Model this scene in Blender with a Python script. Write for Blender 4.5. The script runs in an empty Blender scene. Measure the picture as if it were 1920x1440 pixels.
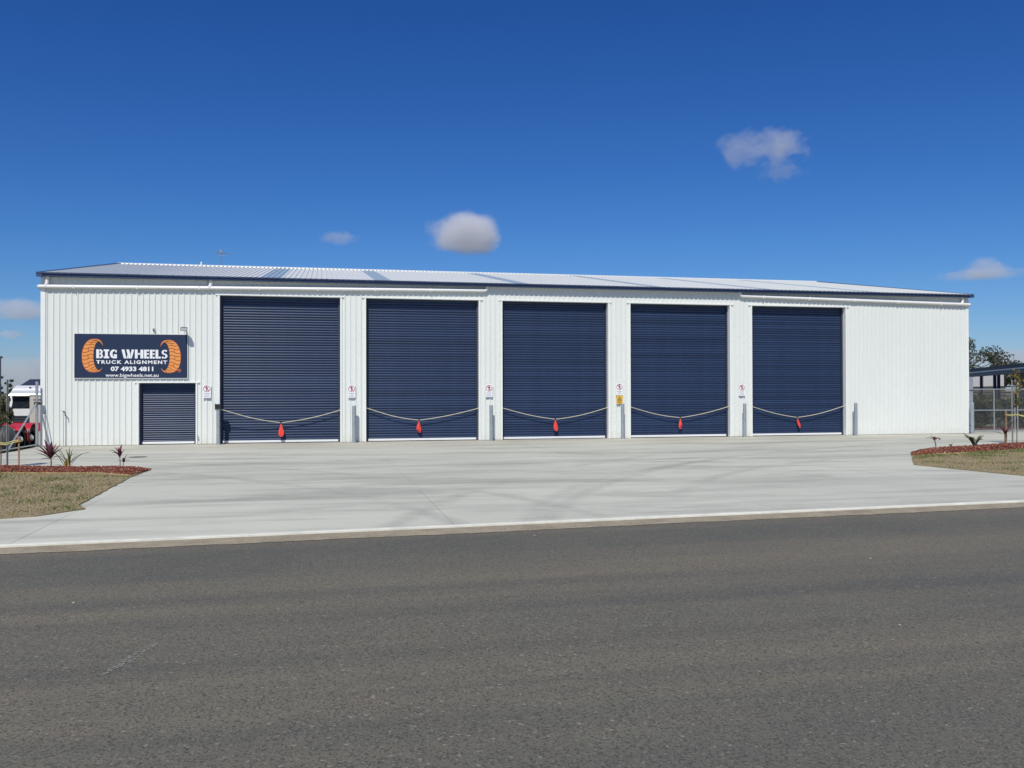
import bpy, bmesh, math, random
import numpy as np
from mathutils import Vector, Matrix, noise as mnoise

R = math.radians
scene = bpy.context.scene
col = scene.collection

# ------------------------------------------------------------------ camera
cam_d = bpy.data.cameras.new('camera')
cam_d.sensor_width = 36.0
cam_d.lens = 36.0 * 1660 / 1920
cam_d.clip_start = 0.1
cam_d.clip_end = 30000
cam = bpy.data.objects.new('camera', cam_d)
col.objects.link(cam)
CAM = Vector((8.209, -28.954, 1.6136))
yaw, pit, rol = R(12.14), R(0.4934), R(-0.1359)
fwd = Vector((math.sin(yaw) * math.cos(pit), math.cos(yaw) * math.cos(pit), math.sin(pit)))
rt = Vector((math.cos(yaw), -math.sin(yaw), 0))
up = rt.cross(fwd)
r2 = rt * math.cos(rol) + up * math.sin(rol)
u2 = -rt * math.sin(rol) + up * math.cos(rol)
M = Matrix((r2, u2, -fwd)).transposed().to_4x4()
M.translation = CAM
cam.matrix_world = M
scene.camera = cam

# ------------------------------------------------------------------ light
SUN_EL, SUN_AZ = R(50), R(22)          # light travels into the building, towards +X
ldir = Vector((math.sin(SUN_AZ) * math.cos(SUN_EL), math.cos(SUN_AZ) * math.cos(SUN_EL), -math.sin(SUN_EL)))
w = bpy.data.worlds.new('World')
scene.world = w
w.use_nodes = True
nt = w.node_tree
nt.nodes.clear()
sky = nt.nodes.new('ShaderNodeTexSky')
sky.sky_type = 'NISHITA'
sky.sun_disc = False
sky.sun_elevation = SUN_EL
sky.sun_rotation = math.atan2(-ldir.x, -ldir.y)
sky.altitude = 50
sky.air_density = 1.0
sky.dust_density = 0.25
sky.ozone_density = 3.0
SKY_S = 0.085
# colour response of the sky: one power curve per channel, the same over the whole dome
sep_s = nt.nodes.new('ShaderNodeSeparateColor')
com_s = nt.nodes.new('ShaderNodeCombineColor')
nt.links.new(sky.outputs[0], sep_s.inputs[0])
for ch, (ga, gg) in enumerate(((0.762, 1.684), (0.803, 1.318), (1.09, 1.08))):
    pw = nt.nodes.new('ShaderNodeMath'); pw.operation = 'POWER'; pw.inputs[1].default_value = gg
    ml_ = nt.nodes.new('ShaderNodeMath'); ml_.operation = 'MULTIPLY'; ml_.inputs[1].default_value = ga * SKY_S ** (gg - 1)
    nt.links.new(sep_s.outputs[ch], pw.inputs[0])
    nt.links.new(pw.outputs[0], ml_.inputs[0])
    nt.links.new(ml_.outputs[0], com_s.inputs[ch])
bg = nt.nodes.new('ShaderNodeBackground')
bg.inputs['Strength'].default_value = SKY_S
wo = nt.nodes.new('ShaderNodeOutputWorld')
nt.links.new(com_s.outputs[0], bg.inputs['Color'])
nt.links.new(bg.outputs[0], wo.inputs['Surface'])
sun_d = bpy.data.lights.new('sun', 'SUN')
sun_d.energy = 4.0
sun_d.angle = R(0.53)
sun_d.color = (1.0, 0.95, 0.845)
sun = bpy.data.objects.new('sun', sun_d)
sun.rotation_euler = ldir.to_track_quat('-Z', 'Y').to_euler()
sun.location = (0, -40, 60)
col.objects.link(sun)
vs = scene.view_settings
vs.view_transform = 'Standard'
vs.look = 'None'
vs.exposure = 0.0
vs.gamma = 1.0
vs.use_curve_mapping = False
scene.cycles.volume_bounces = 8
scene.cycles.max_bounces = 10

# ------------------------------------------------------------------ materials
MATS = {}
def mat(name, color, rough=0.6, metal=0.0, var=0.0, vscale=4.0, spec=0.5, bump=0.0, bscale=40.0, objvar=0.0, coat=0.0):
    """plain procedural paint / metal: base colour with soft noise wear and fine relief"""
    if name in MATS:
        return MATS[name]
    m = bpy.data.materials.new(name)
    m.use_nodes = True
    n, l = m.node_tree.nodes, m.node_tree.links
    b = n['Principled BSDF']
    b.inputs['Roughness'].default_value = rough
    b.inputs['Metallic'].default_value = metal
    b.inputs['Specular IOR Level'].default_value = spec
    b.inputs['Coat Weight'].default_value = coat
    tc = n.new('ShaderNodeTexCoord')
    nz = n.new('ShaderNodeTexNoise')
    nz.inputs['Scale'].default_value = vscale
    nz.inputs['Detail'].default_value = 6
    nz.inputs['Roughness'].default_value = 0.65
    l.new(tc.outputs['Object'], nz.inputs['Vector'])
    mr = n.new('ShaderNodeMapRange')
    mr.inputs['From Min'].default_value = 0.3
    mr.inputs['From Max'].default_value = 0.7
    mr.inputs['To Min'].default_value = 1 - var
    mr.inputs['To Max'].default_value = 1 + var
    l.new(nz.outputs['Fac'], mr.inputs['Value'])
    hv = n.new('ShaderNodeHueSaturation')
    hv.inputs['Color'].default_value = (*color, 1)
    if objvar > 0:
        oi = n.new('ShaderNodeObjectInfo')
        m2 = n.new('ShaderNodeMapRange')
        m2.inputs['To Min'].default_value = 1 - objvar
        m2.inputs['To Max'].default_value = 1 + objvar
        l.new(oi.outputs['Random'], m2.inputs['Value'])
        mu = n.new('ShaderNodeMath'); mu.operation = 'MULTIPLY'
        l.new(mr.outputs[0], mu.inputs[0]); l.new(m2.outputs[0], mu.inputs[1])
        l.new(mu.outputs[0], hv.inputs['Value'])
    else:
        l.new(mr.outputs[0], hv.inputs['Value'])
    l.new(hv.outputs[0], b.inputs['Base Color'])
    if bump > 0:
        n2 = n.new('ShaderNodeTexNoise')
        n2.inputs['Scale'].default_value = bscale
        n2.inputs['Detail'].default_value = 4
        l.new(tc.outputs['Object'], n2.inputs['Vector'])
        bp = n.new('ShaderNodeBump')
        bp.inputs['Strength'].default_value = bump
        bp.inputs['Distance'].default_value = 0.01
        l.new(n2.outputs['Fac'], bp.inputs['Height'])
        l.new(bp.outputs[0], b.inputs['Normal'])
    MATS[name] = m
    return m

class NB:
    """tiny node-building helper"""
    def __init__(s, name):
        s.m = bpy.data.materials.new(name)
        s.m.use_nodes = True
        s.n, s.l = s.m.node_tree.nodes, s.m.node_tree.links
        s.b = s.n['Principled BSDF']
        MATS[name] = s.m
    def pos(s, rot=0.0, scale=(1, 1, 1), loc=(0, 0, 0)):
        g = s.n.new('ShaderNodeNewGeometry')
        mp = s.n.new('ShaderNodeMapping')
        mp.inputs['Rotation'].default_value = (0, 0, rot)
        mp.inputs['Scale'].default_value = scale
        mp.inputs['Location'].default_value = loc
        s.l.new(g.outputs['Position'], mp.inputs['Vector'])
        return mp.outputs[0]
    def noise(s, vec, scale, detail=5, rough=0.6, dist=0.0):
        t = s.n.new('ShaderNodeTexNoise')
        t.inputs['Scale'].default_value = scale
        t.inputs['Detail'].default_value = detail
        t.inputs['Roughness'].default_value = rough
        t.inputs['Distortion'].default_value = dist
        s.l.new(vec, t.inputs['Vector'])
        return t.outputs['Fac']
    def voro(s, vec, scale, out='Color'):
        t = s.n.new('ShaderNodeTexVoronoi')
        t.inputs['Scale'].default_value = scale
        s.l.new(vec, t.inputs['Vector'])
        return t.outputs[out]
    def rng(s, v, a, b, c, d):
        t = s.n.new('ShaderNodeMapRange')
        for k, x in zip(('From Min', 'From Max', 'To Min', 'To Max'), (a, b, c, d)):
            t.inputs[k].default_value = x
        s.l.new(v, t.inputs['Value'])
        return t.outputs[0]
    def mix(s, f, a, b, mode='MIX'):
        t = s.n.new('ShaderNodeMix')
        t.data_type = 'RGBA'
        t.blend_type = mode
        for i, v in ((0, f), (6, a), (7, b)):
            if isinstance(v, (int, float)):
                t.inputs[i].default_value = v
            elif isinstance(v, tuple):
                t.inputs[i].default_value = (*v, 1)
            else:
                s.l.new(v, t.inputs[i])
        return t.outputs[2]
    def bump(s, h, strength, dist=0.01):
        t = s.n.new('ShaderNodeBump')
        t.inputs['Strength'].default_value = strength
        t.inputs['Distance'].default_value = dist
        s.l.new(h, t.inputs['Height'])
        s.l.new(t.outputs[0], s.b.inputs['Normal'])
    def out(s, c, rough=0.8):
        s.l.new(c, s.b.inputs['Base Color'])
        s.b.inputs['Roughness'].default_value = rough
        return s.m

KERB_S = 0.0603                       # the kerb line is not quite parallel to the building
KERB_A = math.atan(KERB_S)
def kerb_y(x):
    return -18.66 + KERB_S * (x - 4.89)

def mat_asphalt():
    k = NB('asphalt')
    p = k.pos()
    pl = k.pos(rot=-KERB_A, scale=(0.05, 0.75, 1))
    c = k.mix(k.rng(k.noise(p, 0.5, 4), 0.3, 0.7, 0, 1), (0.102, 0.102, 0.082), (0.134, 0.130, 0.098))
    c = k.mix(k.rng(k.noise(pl, 1.0, 3), 0.42, 0.64, 0, 0.85), c, (0.188, 0.166, 0.115))
    pl2 = k.pos(rot=-KERB_A, scale=(0.025, 1.5, 1), loc=(4, 2.3, 0))
    c = k.mix(k.rng(k.noise(pl2, 1.0, 2), 0.48, 0.66, 0, 0.6), c, (0.082, 0.083, 0.074))
    c = k.mix(k.rng(k.noise(p, 2.2, 5, 0.7), 0.45, 0.75, 0, 0.35), c, (0.155, 0.125, 0.098))
    v = k.voro(p, 105)
    sep = k.n.new('ShaderNodeSeparateColor'); k.l.new(v, sep.inputs[0])
    c = k.mix(k.rng(sep.outputs[0], 0.70, 0.84, 0, 0.72), c, (0.045, 0.045, 0.042))
    c = k.mix(k.rng(sep.outputs[1], 0.88, 0.98, 0, 0.45), c, (0.27, 0.255, 0.215))
    v2 = k.voro(p, 62)
    sep2 = k.n.new('ShaderNodeSeparateColor'); k.l.new(v2, sep2.inputs[0])
    c = k.mix(k.rng(sep2.outputs[0], 0.982, 0.995, 0, 0.5), c, (0.34, 0.31, 0.25))
    c = k.mix(k.rng(sep2.outputs[2], 0.95, 0.98, 0, 0.55), c, (0.04, 0.04, 0.042))
    k.bump(k.voro(p, 105, 'Distance'), 0.25, 0.004)
    return k.out(c, 0.85)

def mat_concrete(name, base, dark, warm=0.0):
    k = NB(name)
    p = k.pos()
    st = k.pos(rot=R(-4), scale=(0.22, 1.0, 1))
    st2 = k.pos(rot=R(24), scale=(0.12, 0.9, 1), loc=(3.1, 1.7, 0))
    st3 = k.pos(rot=R(-30), scale=(0.12, 0.9, 1), loc=(9.1, 4.7, 0))
    c = k.mix(k.rng(k.noise(p, 0.22, 6, 0.65, 0.6), 0.35, 0.68, 0, 0.75), base, dark)
    c = k.mix(k.rng(k.noise(st, 0.9, 6, 0.7, 0.4), 0.48, 0.68, 0, 0.9), c, tuple(x * 0.68 for x in dark))
    c = k.mix(k.rng(k.noise(st2, 0.8, 5, 0.65, 0.7), 0.55, 0.72, 0, 0.6), c, tuple(x * 0.62 for x in dark))
    c = k.mix(k.rng(k.noise(st3, 0.8, 5, 0.65, 0.7), 0.56, 0.74, 0, 0.5), c, tuple(x * 0.62 for x in dark))
    c = k.mix(k.rng(k.noise(p, 1.7, 5, 0.7), 0.55, 0.8, 0, 0.35), c, tuple(min(1, x * 1.14) for x in base))
    c = k.mix(k.rng(k.noise(p, 38, 3, 0.7), 0.35, 0.75, 0, 0.16), c, tuple(x * 0.55 for x in dark))
    # a few small oil and rubber spots with a shape of their own
    v = k.voro(k.pos(scale=(0.45, 0.8, 1)), 0.75, 'Distance')
    c = k.mix(k.rng(v, 0.035, 0.06, 0.45, 0), c, tuple(x * 0.30 for x in dark))
    # tan dirt tracked out of the doorways
    sy_ = k.n.new('ShaderNodeSeparateXYZ'); g_y = k.n.new('ShaderNodeNewGeometry'); k.l.new(g_y.outputs['Position'], sy_.inputs[0])
    mdl = k.n.new('ShaderNodeMath'); mdl.operation = 'MULTIPLY'
    k.l.new(k.rng(sy_.outputs['Y'], -4.2, -0.1, 0, 0.75), mdl.inputs[0])
    k.l.new(k.rng(k.noise(st, 1.3, 6, 0.7, 0.4), 0.40, 0.66, 0, 1), mdl.inputs[1])
    c = k.mix(mdl.outputs[0], c, (0.43, 0.385, 0.30))
    # turning tyre marks: arcs broken up by noise
    gp_ = k.n.new('ShaderNodeNewGeometry')
    brk = k.rng(k.noise(p, 0.35, 4, 0.6), 0.38, 0.58, 0, 1.35)
    fine = k.rng(k.noise(p, 5, 4, 0.7), 0.3, 0.7, 0.3, 1)
    for cx_, cy_, rad_, wd_, st_ in ((-5, -21.5, 15.2, .16, .34), (-5, -21.5, 17.1, .16, .30), (26, -23, 14.2, .16, .30), (26, -23, 16.0, .16, .26), (12, -34, 24.5, .2, .34), (12, -34, 26.4, .2, .3), (4, -30, 23.4, .15, .25), (31, -26, 21.5, .17, .34), (31, -26, 23.3, .17, .30)):
        vd = k.n.new('ShaderNodeVectorMath'); vd.operation = 'DISTANCE'
        vd.inputs[1].default_value = (cx_, cy_, 0)
        k.l.new(gp_.outputs['Position'], vd.inputs[0])
        sb = k.n.new('ShaderNodeMath'); sb.operation = 'SUBTRACT'; sb.inputs[1].default_value = rad_
        k.l.new(vd.outputs['Value'], sb.inputs[0])
        ab = k.n.new('ShaderNodeMath'); ab.operation = 'ABSOLUTE'; k.l.new(sb.outputs[0], ab.inputs[0])
        band = k.rng(ab.outputs[0], wd_ * .3, wd_ * 1.3, st_, 0)
        m1 = k.n.new('ShaderNodeMath'); m1.operation = 'MULTIPLY'; k.l.new(band, m1.inputs[0]); k.l.new(brk, m1.inputs[1])
        m2_ = k.n.new('ShaderNodeMath'); m2_.operation = 'MULTIPLY'; k.l.new(m1.outputs[0], m2_.inputs[0]); k.l.new(fine, m2_.inputs[1])
        c = k.mix(m2_.outputs[0], c, tuple(x * 0.45 for x in dark))
    oi = k.n.new('ShaderNodeObjectInfo')
    hv = k.n.new('ShaderNodeHueSaturation')
    k.l.new(c, hv.inputs['Color'])
    k.l.new(k.rng(oi.outputs['Random'], 0, 1, 0.965, 1.03), hv.inputs['Value'])
    k.bump(k.noise(p, 60, 4), 0.12, 0.005)
    return k.out(hv.outputs[0], 0.82)

def mat_soil():
    k = NB('dry_lawn_soil')
    p = k.pos()
    c = k.mix(k.rng(k.noise(p, 1.2, 6), 0.3, 0.7, 0, 1), (0.25, 0.20, 0.11), (0.36, 0.29, 0.17))
    c = k.mix(k.rng(k.noise(p, 2.3, 5), 0.50, 0.70, 0, 0.7), c, (0.17, 0.18, 0.075))
    c = k.mix(k.rng(k.noise(p, 60, 3), 0.4, 0.8, 0, 0.5), c, (0.12, 0.09, 0.055))
    k.bump(k.noise(p, 30, 5), 0.5, 0.03)
    return k.out(c, 0.95)

def mat_ground():
    k = NB('ground_dirt')
    p = k.pos()
    c = k.mix(k.rng(k.noise(p, 0.08, 6), 0.3, 0.7, 0, 1), (0.17, 0.14, 0.08), (0.13, 0.13, 0.06))
    c = k.mix(k.rng(k.noise(p, 3, 5), 0.4, 0.8, 0, 0.6), c, (0.10, 0.08, 0.05))
    k.bump(k.noise(p, 8, 5), 0.4, 0.05)
    return k.out(c, 0.95)

def mat_sand():
    k = NB('sandy_gutter')
    p = k.pos()
    c = k.mix(k.rng(k.noise(p, 2.5, 6, 0.7), 0.3, 0.7, 0, 1), (0.26, 0.22, 0.15), (0.40, 0.35, 0.25))
    c = k.mix(k.rng(k.noise(p, 45, 4), 0.45, 0.8, 0, 0.7), c, (0.10, 0.085, 0.07))
    k.bump(k.noise(p, 50, 4), 0.4, 0.01)
    return k.out(c, 0.95)

def mat_attr(name, rough=0.7, sub=0.0):
    """colour varied piece by piece by a colour attribute written at build time"""
    k = NB(name)
    a = k.n.new('ShaderNodeAttribute')
    a.attribute_name = 'tint'
    k.l.new(a.outputs['Color'], k.b.inputs['Base Color'])
    k.b.inputs['Roughness'].default_value = rough
    k.b.inputs['Specular IOR Level'].default_value = 0.25
    return k.m

def mat_leaf(name, a, b, rough=0.5):
    k = NB(name)
    p = k.pos()
    oi = k.n.new('ShaderNodeObjectInfo')
    c = k.mix(k.rng(oi.outputs['Random'], 0, 1, 0, 1), a, b)
    c = k.mix(k.rng(k.noise(p, 9, 4), 0.35, 0.7, 0, 0.5), c, tuple(x * 0.6 for x in a))
    k.out(c, rough)
    k.b.inputs['Specular IOR Level'].default_value = 0.35
    return k.m

def mat_cladding(name, c0, rough, dust):
    k = NB(name)
    p = k.pos()
    vert = k.pos(scale=(3.0, 3.0, 0.15))
    c = k.mix(k.rng(k.noise(vert, 1.4, 5), 0.35, 0.75, 0, dust), c0, tuple(x * 0.86 for x in c0))
    c = k.mix(k.rng(k.noise(p, 0.6, 4), 0.4, 0.7, 0, dust), c, (c0[0] * 0.93, c0[1] * 0.92, c0[2] * 0.88))
    sx = k.n.new('ShaderNodeSeparateXYZ')
    g = k.n.new('ShaderNodeNewGeometry'); k.l.new(g.outputs['Position'], sx.inputs[0])
    splash = k.rng(sx.outputs['Z'], 0.0, 0.30, 0.32, 0.0)     # mud splashed up from the slab
    nz = k.rng(k.noise(p, 4, 5), 0.35, 0.65, 0.2, 1)
    mu = k.n.new('ShaderNodeMath'); mu.operation = 'MULTIPLY'
    k.l.new(splash, mu.inputs[0]); k.l.new(nz, mu.inputs[1])
    c = k.mix(mu.outputs[0], c, (0.46, 0.41, 0.33))
    k.bump(k.noise(k.pos(scale=(1, 1, 0.25)), 2.2, 3), 0.10, 0.02)   # slight oil-canning
    k.out(c, rough)
    k.b.inputs['Specular IOR Level'].default_value = 0.4
    return k.m

asphalt = mat_asphalt()
concrete = mat_concrete('concrete', (0.605, 0.608, 0.515), (0.505, 0.508, 0.43))
lip_conc = mat('kerb_concrete', (0.69, 0.685, 0.60), 0.85, var=0.16, vscale=3, bump=0.2)
soil = mat_soil()
dirt = mat_ground()
sand = mat_sand()
wall_m = mat_cladding('white_cladding', (0.735, 0.765, 0.73), 0.45, 0.30)
roof_m = mat_cladding('white_roofing', (0.76, 0.775, 0.735), 0.36, 0.35)
trim_m = mat('white_trim', (0.80, 0.815, 0.785), 0.42, var=0.03)
navy = mat('navy_gutter', (0.036, 0.066, 0.155), 0.42, var=0.12)
slat_m = mat('navy_slat', (0.022, 0.041, 0.094), 0.38, var=0.10, vscale=2.0, objvar=0.16, spec=0.32)
guide_m = mat('navy_guide', (0.022, 0.032, 0.06), 0.5, var=0.1)
railm = mat('bottom_rail_white', (0.78, 0.79, 0.80), 0.4, var=0.04)
pvc = mat('white_pvc', (0.80, 0.80, 0.78), 0.35, var=0.03)
sky_sheet = mat('skylight_fibreglass', (0.40, 0.49, 0.53), 0.3, var=0.06)
galv = mat('galvanised', (0.42, 0.46, 0.49), 0.42, metal=0.55, var=0.20, vscale=14)
galv_d = mat('galvanised_pole', (0.40, 0.43, 0.45), 0.5, metal=0.4, var=0.15, vscale=9)
black = mat('black_plastic', (0.018, 0.018, 0.02), 0.5, var=0.1)
sign_navy = mat('sign_navy', (0.014, 0.027, 0.066), 0.42, var=0.06)
sign_white = mat('sign_white', (0.82, 0.83, 0.85), 0.45, var=0.02)
orange = mat('sign_orange', (0.80, 0.30, 0.075), 0.45, var=0.06, vscale=9)
orange_e = mat('sign_orange_edge', (0.55, 0.11, 0.03), 0.45)
tread = mat('sign_tread', (0.12, 0.035, 0.02), 0.5)
red_s = mat('sign_red', (0.50, 0.06, 0.09), 0.5)
ink = mat('sign_ink', (0.06, 0.05, 0.07), 0.5)
inkgrey = mat('sign_grey_print', (0.33, 0.34, 0.38), 0.5)
yellow_s = mat('sign_yellow', (0.78, 0.47, 0.02), 0.5)
rope_m = mat('pale_rope', (0.62, 0.58, 0.42), 0.8, var=0.2, vscale=60)
flag_m = mat('red_flag', (0.80, 0.065, 0.045), 0.7, var=0.08, vscale=20)
timber = mat('stake_timber', (0.30, 0.19, 0.11), 0.8, var=0.25, vscale=25)
picket_m = mat('picket_steel', (0.26, 0.27, 0.26), 0.6, metal=0.3, var=0.2, vscale=18)
tie_m = mat('tree_tie_yellow', (0.66, 0.60, 0.22), 0.8, var=0.2, vscale=40)
mulch_m = mat_attr('mulch_chips', 0.9)
mulch_b = mat('mulch_bed', (0.11, 0.042, 0.028), 0.95, var=0.4, vscale=30, bump=0.8, bscale=30)
grass_m = mat_attr('grass_blades', 0.7)
edge_m = mat('bed_edge_sand', (0.42, 0.30, 0.13), 0.9, var=0.2, vscale=10, bump=0.4)
purple = mat_leaf('cordyline_leaf', (0.085, 0.016, 0.030), (0.16, 0.035, 0.06))
strapg = mat_leaf('strap_leaf', (0.075, 0.10, 0.035), (0.15, 0.17, 0.05))
broadg = mat_leaf('broad_leaf', (0.045, 0.065, 0.03), (0.10, 0.10, 0.045))
stemm = mat('plant_stem', (0.20, 0.16, 0.09), 0.8, var=0.25, vscale=30)
bark = mat('bark', (0.16, 0.12, 0.085), 0.9, var=0.3, vscale=8, bump=0.6)
leaf_m = mat_attr('foliage', 0.6)
truck_w = mat('truck_white', (0.80, 0.81, 0.82), 0.3, var=0.03, coat=0.3)
glass = mat('dark_glass', (0.015, 0.02, 0.028), 0.08, spec=0.8)
chrome = mat('chrome', (0.75, 0.77, 0.80), 0.12, metal=1.0)
red_p = mat('red_paint', (0.50, 0.022, 0.035), 0.35, var=0.08, coat=0.3)
rubber = mat('tyre_rubber', (0.022, 0.022, 0.023), 0.85, var=0.2, vscale=20)
steel_d = mat('dark_steel', (0.05, 0.052, 0.055), 0.6, var=0.2)
beige = mat('beige_concrete', (0.50, 0.46, 0.40), 0.85, var=0.06, vscale=2, bump=0.2)
greyw = mat('grey_render', (0.36, 0.37, 0.35), 0.85, var=0.08, vscale=1.2, bump=0.2)
poly = mat('grey_poly_tank', (0.075, 0.08, 0.08), 0.55, var=0.15)
roof_navy = mat('navy_roofing', (0.030, 0.036, 0.062), 0.6, var=0.1)
beam_m = mat('navy_beam', (0.04, 0.055, 0.11), 0.5, var=0.1)
pale_c = mat('pale_grey_cladding', (0.50, 0.49, 0.49), 0.6, var=0.05)
brown_c = mat('brown_cladding', (0.10, 0.085, 0.06), 0.7, var=0.1)
antenna_m = mat('antenna_metal', (0.30, 0.31, 0.33), 0.5, metal=0.6)
stone_m = mat('pale_stone', (0.38, 0.36, 0.31), 0.9, var=0.15, vscale=30)
cover_m = mat('cast_iron_cover', (0.13, 0.13, 0.125), 0.7, var=0.25, vscale=20)
paint_old = mat('worn_paint', (0.24, 0.24, 0.205), 0.8, var=0.3, vscale=25)

# ------------------------------------------------------------------ mesh helpers
class MB:
    def __init__(s):
        s.v, s.f, s.mi = [], [], []
    def add(s, verts, faces, mi=0):
        o = len(s.v)
        s.v += [tuple(p) for p in verts]
        s.f += [tuple(i + o for i in f) for f in faces]
        s.mi += [mi] * len(faces)
        return s
    def box(s, x0, x1, y0, y1, z0, z1, mi=0):
        return s.add([(x, y, z) for z in (z0, z1) for x, y in ((x0, y0), (x1, y0), (x1, y1), (x0, y1))],
                     [(3, 2, 1, 0), (4, 5, 6, 7), (0, 1, 5, 4), (1, 2, 6, 5), (2, 3, 7, 6), (3, 0, 4, 7)], mi)
    def tube(s, path, r, seg=10, cap=True, mi=0):
        path = [Vector(p) for p in path]
        rr = r if isinstance(r, (list, tuple)) else [r] * len(path)
        rings = []
        prev = None
        for i, p in enumerate(path):
            d = (path[min(i + 1, len(path) - 1)] - path[max(i - 1, 0)]).normalized()
            if prev is None:
                a = Vector((0, 0, 1)) if abs(d.z) < 0.9 else Vector((1, 0, 0))
                n1 = d.cross(a).normalized()
            else:
                n1 = (prev - d * prev.dot(d)).normalized()
            prev = n1
            n2 = d.cross(n1)
            rings.append([p + (n1 * math.cos(2 * math.pi * k / seg) + n2 * math.sin(2 * math.pi * k / seg)) * rr[i] for k in range(seg)])
        vs_ = [q for ring in rings for q in ring]
        fs = []
        for i in range(len(rings) - 1):
            for k in range(seg):
                k2 = (k + 1) % seg
                fs.append((i * seg + k, i * seg + k2, (i + 1) * seg + k2, (i + 1) * seg + k))
        if cap:
            fs.append(tuple(range(seg))[::-1])
            fs.append(tuple((len(rings) - 1) * seg + k for k in range(seg)))
        return s.add(vs_, fs, mi)
    def prism_y(s, pts, y0, y1, mi=0):
        """polygon given as (x, z), extruded along y"""
        n = len(pts)
        return s.add([(x, y0, z) for x, z in pts] + [(x, y1, z) for x, z in pts],
                     [tuple(range(n)), tuple(range(2 * n - 1, n - 1, -1))] +
                     [(i, i + n, (i + 1) % n + n, (i + 1) % n) for i in range(n)], mi)
    def prism_z(s, pts, z0, z1, mi=0):
        n = len(pts)
        return s.add([(x, y, z0) for x, y in pts] + [(x, y, z1) for x, y in pts],
                     [tuple(range(n))[::-1], tuple(range(n, 2 * n))] +
                     [(i, (i + 1) % n, (i + 1) % n + n, i + n) for i in range(n)], mi)
    def mesh(s, name, mats, smooth=False):
        me = bpy.data.meshes.new(name)
        me.from_pydata(s.v, [], s.f)
        for m in (mats if isinstance(mats, (list, tuple)) else [mats]):
            me.materials.append(m)
        me.polygons.foreach_set('material_index', s.mi)
        bm = bmesh.new(); bm.from_mesh(me)
        bmesh.ops.recalc_face_normals(bm, faces=bm.faces)
        bm.to_mesh(me); bm.free()
        if smooth:
            me.polygons.foreach_set('use_smooth', [True] * len(me.polygons))
            try:
                me.set_sharp_from_angle(angle=R(40))
            except Exception:
                pass
        me.update()
        return me
    def build(s, name, mats, parent=None, smooth=False, loc=None):
        return put(name, s.mesh(name, mats, smooth), parent, loc)

def put(name, me, parent=None, loc=None):
    o = bpy.data.objects.new(name, me)
    if loc is not None:
        o.location = loc
    if parent is not None:
        o.parent = parent
    col.objects.link(o)
    return o

def tag(o, label=None, cat=None, group=None, kind=None):
    if label: o['label'] = label
    if cat: o['category'] = cat
    if group: o['group'] = group
    if kind: o['kind'] = kind
    return o

def thing(name, label, cat, loc=(0, 0, 0), group=None):
    o = bpy.data.objects.new(name, None)
    o.location = loc
    o.empty_display_size = 0.2
    col.objects.link(o)
    return tag(o, label, cat, group)

def structure(name, me):
    o = put(name, me)
    o['kind'] = 'structure'
    return o

def smooth01(t):
    t = max(0.0, min(1.0, t))
    return t * t * (3 - 2 * t)

def np_mesh(name, verts, faces_n, nper, m, tint=None):
    """fast mesh: verts (N,3); faces are consecutive groups of nper vertices"""
    me = bpy.data.meshes.new(name)
    nv = len(verts)
    me.vertices.add(nv)
    me.vertices.foreach_set('co', np.asarray(verts, np.float32).ravel())
    me.loops.add(faces_n * nper)
    me.loops.foreach_set('vertex_index', np.arange(faces_n * nper, dtype=np.int32))
    me.polygons.add(faces_n)
    me.polygons.foreach_set('loop_start', np.arange(0, faces_n * nper, nper, dtype=np.int32))
    me.materials.append(m)
    me.update(calc_edges=True)
    if tint is not None:
        a = me.color_attributes.new('tint', 'FLOAT_COLOR', 'POINT')
        a.data.foreach_set('color', np.c_[tint, np.ones(nv)].astype(np.float32).ravel())
    me.validate()
    return me

# ================================================================== THE GROUND
def ground_z(x, y):
    z = -0.075
    a = smooth01((-0.16 - x) / 0.4) * smooth01((y + 2.9) / 0.5)
    b = smooth01((-1.6 - x) / 2.0) * smooth01((y - 3.0) / 14.0)
    f = 1 - smooth01((y - 45) / 40)
    return z - (0.16 * a + 0.90 * b) * f

def build_ground():
    xs = [-6000, -2500, -900, -300, -120, -60, -40] + [-30 + 1.5 * i for i in range(18)] + [-3, -2.4, -1.8, -1.2, -0.8, -0.56, -0.4, -0.28, -0.16, 0, 10, 20, 30, 40, 60, 100, 300, 900, 2500, 6000]
    ys = [-6000, -2500, -900, -300, -120, -60, -40, -20, -10, -4, -2.95, -2.7, -2.5, -2.2, -1, 0, 1, 2, 3, 4.5, 6, 8, 10, 12, 14, 17, 20, 24, 28, 34, 45, 55, 65, 75, 85, 120, 300, 900, 2500, 6000]
    m = MB()
    n = len(xs)
    m.v = [(x, y, ground_z(x, y)) for y in ys for x in xs]
    m.f = [(j * n + i, j * n + i + 1, (j + 1) * n + i + 1, (j + 1) * n + i) for j in range(len(ys) - 1) for i in range(n - 1)]
    m.mi = [0] * len(m.f)
    structure('ground', m.mesh('ground', dirt))
build_ground()

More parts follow.
